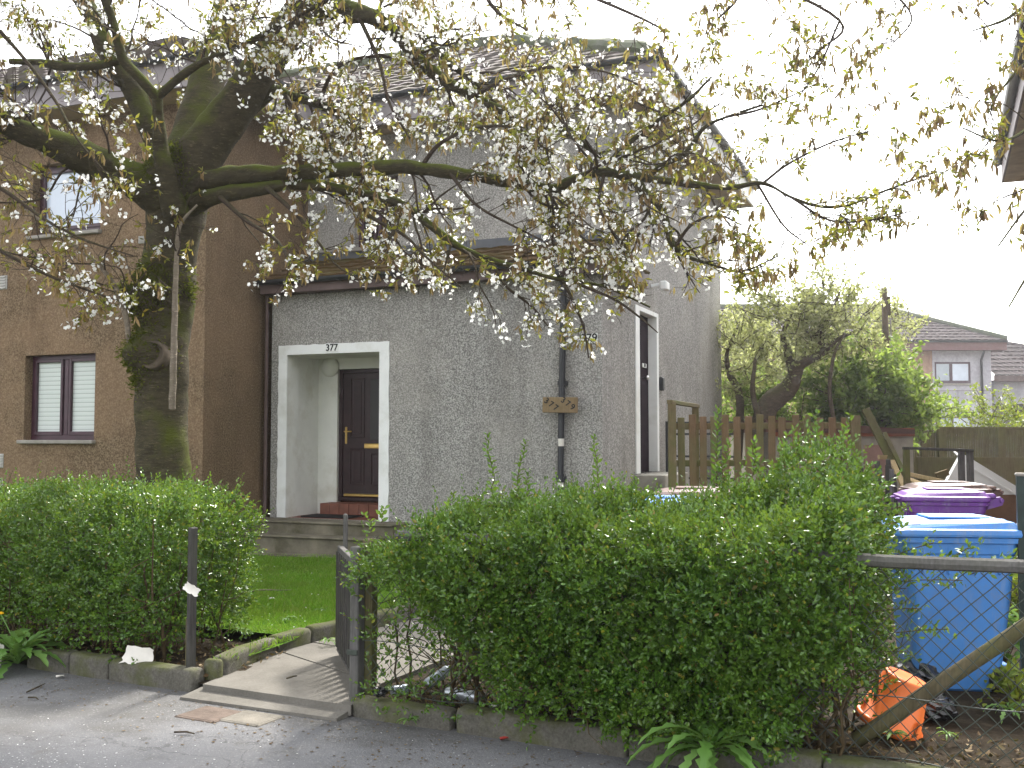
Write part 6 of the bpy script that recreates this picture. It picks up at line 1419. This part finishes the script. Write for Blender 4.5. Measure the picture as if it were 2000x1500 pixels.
# weeds
def broad_weed(name, label, c, n, Lr, seed, flower=None, up=.6):
    """dandelion-like rosette: long toothed leaves arching out and down"""
    g = np.random.default_rng(seed); t = thing(name, label, 'weed', c); vs = []; fs = []
    for i in range(n):
        a = i * 2.4 + g.uniform(-.3, .3); L_ = g.uniform(*Lr); el = g.uniform(.25, 1.15) * up; d = Vector((math.cos(a), math.sin(a), 0)); m_ = 12; w0 = L_ * g.uniform(.13, .19); p = Vector((0, 0, .015)); e = el; k0 = len(vs)
        sdv = Vector((-d.y, d.x, 0))
        for j in range(m_ + 1):
            f = j / m_; w = w0 * (math.sin(min(1, f * 1.15 + .06) * math.pi * .62) ** 1.3) * (1 if f < .85 else (1 - f) / .15 * .9 + .1); w *= (1 + .38 * (1 if j % 2 else -1) * (f < .9)) if j else .25
            if f < .2: w *= .45
            nrm = Vector((-d.x * math.sin(e), -d.y * math.sin(e), math.cos(e))); vs += [p + sdv * w * .5 + nrm * w * .12, p + Vector((0, 0, -.003)), p - sdv * w * .5 + nrm * w * .12]
            p = p + (d * math.cos(e) + Vector((0, 0, 1)) * math.sin(e)) * (L_ / m_); e -= g.uniform(.08, .20); sdv = (sdv + Vector(g.normal(size=3) * .05)).normalized()
            if p.z < .005 - c[2] * 0: p.z = max(p.z, -c[2] + .01)
        for j in range(m_):
            q = k0 + j * 3; fs += [(q, q + 1, q + 4, q + 3), (q + 1, q + 2, q + 5, q + 4)]
    m = MB(); m.add(vs, fs); m.build('leaves', M['weed'], t, True)
    if flower:
        for (fx, fy, fz) in flower:
            m = MB(); m.tube([(0, 0, .02), (fx * .4, fy * .4, fz * .6), (fx, fy, fz)], .004, 6); m.build('stalk', M['weed'], t, True)
            m = MB(); 
            for k in range(22):
                a = k * .9; rr_ = .018 * (1 - (k % 3) * .25); m.tube([(fx, fy, fz), (fx + rr_ * math.cos(a), fy + rr_ * math.sin(a), fz + .008 + .004 * (k % 3))], [.002, .004], 4)
            m.build('flower', M['bud'], t)
    return t
broad_weed('dandelion', 'large dandelion clump with one yellow flower at the foot of the left hedge', ST(s_at(62, -.02), -.08, .03), 40, (.28, .50), 3, [(-.10, -.05, .36)], 1.35)
broad_weed('broad_leaved_weed', 'sprawling pale-veined weed drooping over the kerb before the right hedge', ST(s_at(1395, 0), -.11, .11), 34, (.26, .46), 5, None, .95)
m = None
for (px, py, Lr, sd, lb) in ((770, 1355, (.06, .12), 7, 'small round-leaved weed at the gatepost end of the kerb'), (868, 1366, (.06, .10), 8, 'little upright weed beside the silver can'), (800, 1412, (.05, .09), 9, 'tiny weed growing in the kerb face near the gateway'), (1970, 1390, (.08, .16), 10, 'low leafy weed at the right edge behind the mesh'), (1850, 1440, (.04, .08), 11, 'small ground weed right of the orange tub'),
                             (1745, 1440, (.05, .10), 12, 'low leafy plant in front of the orange tub'), (640, 1255, (.05, .09), 14, 'small weed at the far end of the path edging')):
    broad_weed('small_weed', lb, G(px, py, .10 if px != 800 else .03), 12, Lr, sd, None, .9)
g = np.random.default_rng(44); n = 90; p = np.array([tuple(G(g.uniform(400, 690), g.uniform(1095, 1260), GZ)) for _ in range(n)]); p[:, 2] = GZ + g.uniform(.02, .045, n); rng = g
p = p[in_poly(p[:, 0], p[:, 1], [q[:2] for q in lawn_pts])]; n = len(p); L_ = g.uniform(.010, .022, n); v, f = leaves(p, g.normal(size=p.shape) * [1, 1, .3], L_, L_ * .7, .1, .2); o_ = np_mesh('petals', v, f, M['blossom']); o_['kind'] = 'stuff'; o_['label'] = 'fallen petals caught in the lawn grass'; o_['category'] = 'litter'
for (px, py, Lr, sd, lb) in ((560, 1212, (.07, .13), 21, 'flat weed rosette on the lawn near the path edging'), (520, 1190, (.06, .11), 22, 'pale weed tuft on the lawn beside the left hedge'), (625, 1195, (.05, .10), 23, 'small weed rosette on the lawn nearer the gate'), (470, 1235, (.07, .12), 24, 'leafy weed at the lawn corner by the left hedge post')):
    broad_weed('small_weed', lb, G(px, py, GZ + .01), 14, Lr, sd, None, .8)
# yellow-green plants right of the bin
def leafy_clump(label, c, n, spread, hgt, mat, seed, lsz=.07):
    g = np.random.default_rng(seed); t = thing('leafy_plant', label, 'plant', c); p = g.normal(size=(n, 3)) * [spread, spread, 0]; p[:, 2] = g.uniform(0, 1, n) ** .8 * hgt; p[:, :2] *= (1.15 - .6 * p[:, 2:3] / hgt)
    global rng; rng = g; L_ = g.uniform(.6, 1.2, n) * lsz; v, f = leaves(p + np.array(c), g.normal(size=p.shape) * [1, 1, .5] + [0, 0, .35], L_, L_ * .55, .2, .35); np_mesh('leaves', v, f, mat, t)
    tb = [tube_np([np.array(c), np.array(c) + q * .5 + [0, 0, .02], np.array(c) + q], [.005, .004, .002], 4) for q in p[:30]]; v, f = cat(tb); np_mesh('stems', v, f, M['stem'], t)['kind'] = 'stuff'
    return t
leafy_clump('bright green leafy plant beside the right side of the bright blue bin', tuple(G(1955, 1315, .07)), 260, .10, .42, M['weed'], 3)
leafy_clump('yellow-green bushy plant behind the mesh near the right edge', tuple(G(1975, 1240, .07)), 240, .12, .45, M['weed_yellow'], 4)
leafy_clump('yellowish low plant under the sloping brace at the right edge', tuple(G(1985, 1385, .07)), 160, .09, .22, M['weed_yellow'], 5, .06)
leafy_clump('yellow-green grass-like clump by the dark green post', tuple(G(1955, 1150, .07)), 260, .22, .35, M['weed_yellow'], 6, .08)
# fallen leaves and bits behind the kerbs, petals on the pavement
g = np.random.default_rng(17); n = 2600
s_ = np.concatenate([g.uniform(-5, -2.2, 900), g.uniform(-1, 3.0, 1700)]); nn_ = g.uniform(.10, .9, n) ** 1.2; p = np.array(SO)[None] + s_[:, None] * np.array(KS) + nn_[:, None] * np.array(KN) + np.array([0, 0, .08]) + g.uniform(0, .02, n)[:, None] * np.array([0, 0, 1])
rng = g; L_ = g.uniform(.015, .05, n); v, f = leaves(p, g.normal(size=(n, 3)) * [1, 1, .25], L_, L_ * .5, .25, .4); o_ = np_mesh('leaf_litter', v, f, M['litter_leaf']); o_['kind'] = 'stuff'; o_['label'] = 'dead leaves and debris scattered on the soil under the hedges'; o_['category'] = 'leaf litter'
def scatter(px0, px1, py0, py1, n, seed, sz, name, mat, label, h=.004, gauss=False):
    g = np.random.default_rng(seed); P_ = []
    while len(P_) < n:
        x, y = (g.normal((px0 + px1) / 2, (px1 - px0) / 3.2), g.normal((py0 + py1) / 2, (py1 - py0) / 3.2)) if gauss else (g.uniform(px0, px1), g.uniform(py0, py1))
        q = G(x, y, h)
        if (q - SO).dot(KN) < -.01: P_.append(tuple(q))
        elif g.uniform() < .02: P_.append(tuple(G(px0 + 20, py1, h)))
    p = np.array(P_); L_ = g.uniform(.5, 1.3, n) * sz; global rng; rng = g; v, f = leaves(p, g.normal(size=p.shape) * [1, 1, .08], L_, L_ * .6, .1, .1, n_hint=np.cross(np.tile([0, 0, 1.], (n, 1)), g.normal(size=(n, 3))) * .0 + [0.02, 0.01, 1.]); v[:, 2] = np.maximum(v[:, 2], .003)
    o_ = np_mesh(name, v, f, mat); o_['kind'] = 'stuff'; o_['label'] = label; o_['category'] = 'litter'
scatter(-60, 280, 1440, 1530, 120, 1, .011, 'petals', M['blossom'], 'fallen white petals lying on the pavement at lower left', gauss=True)
scatter(0, 1900, 1340, 1500, 70, 2, .011, 'petals', M['blossom'], 'single fallen petals and crumbs spread over the pavement')
scatter(300, 760, 1370, 1450, 170, 3, .022, 'debris', M['litter_leaf'], 'dry twigs and debris around the covers and the threshold', gauss=True)
scatter(650, 1700, 1410, 1500, 200, 4, .018, 'debris', M['litter_leaf'], 'crumbs of dirt along the foot of the edging')
scatter(0, 420, 1320, 1380, 160, 5, .020, 'debris', M['litter_leaf'], 'crumbs of dirt along the left edging')
for i, (x, y, x2, y2, lb) in enumerate(((52, 1352, 88, 1335, 'dark twig on the pavement below the dandelion'), (55, 1362, 75, 1366, 'second short twig on the pavement at left'), (340, 1430, 380, 1433, 'thin twig on the pavement left of the covers'), (560, 1325, 580, 1320, 'thin twig lying on the path slab'))):
    m = MB(); a, b = G(x, y, .012 if y > 1330 else .10), G(x2, y2, .012 if y2 > 1330 else .10); m.tube([a, a.lerp(b, .5) + Vector((.01, .008, .004)), b], [.005, .005, .003], 6); tag(m.build('twig', M['twig']), lb, 'twig')

# ------------------------------------------------------------------ thin haze volume, added mostly to stand in for lens glare
hm = bpy.data.materials.new('haze'); hm.use_nodes = True; hn_ = hm.node_tree; hn_.nodes.remove(hn_.nodes['Principled BSDF'])
pvol = hn_.nodes.new('ShaderNodeVolumePrincipled'); pvol.inputs['Color'].default_value = (.95, .96, 1, 1); pvol.inputs['Density'].default_value = .0011; pvol.inputs['Anisotropy'].default_value = .72
hn_.links.new(pvol.outputs[0], hn_.nodes['Material Output'].inputs['Volume'])
m = MB(); m.bx(-72, 72, -42, 97, -1.03, 13.5); ho = m.build('haze', hm); ho['kind'] = 'stuff'
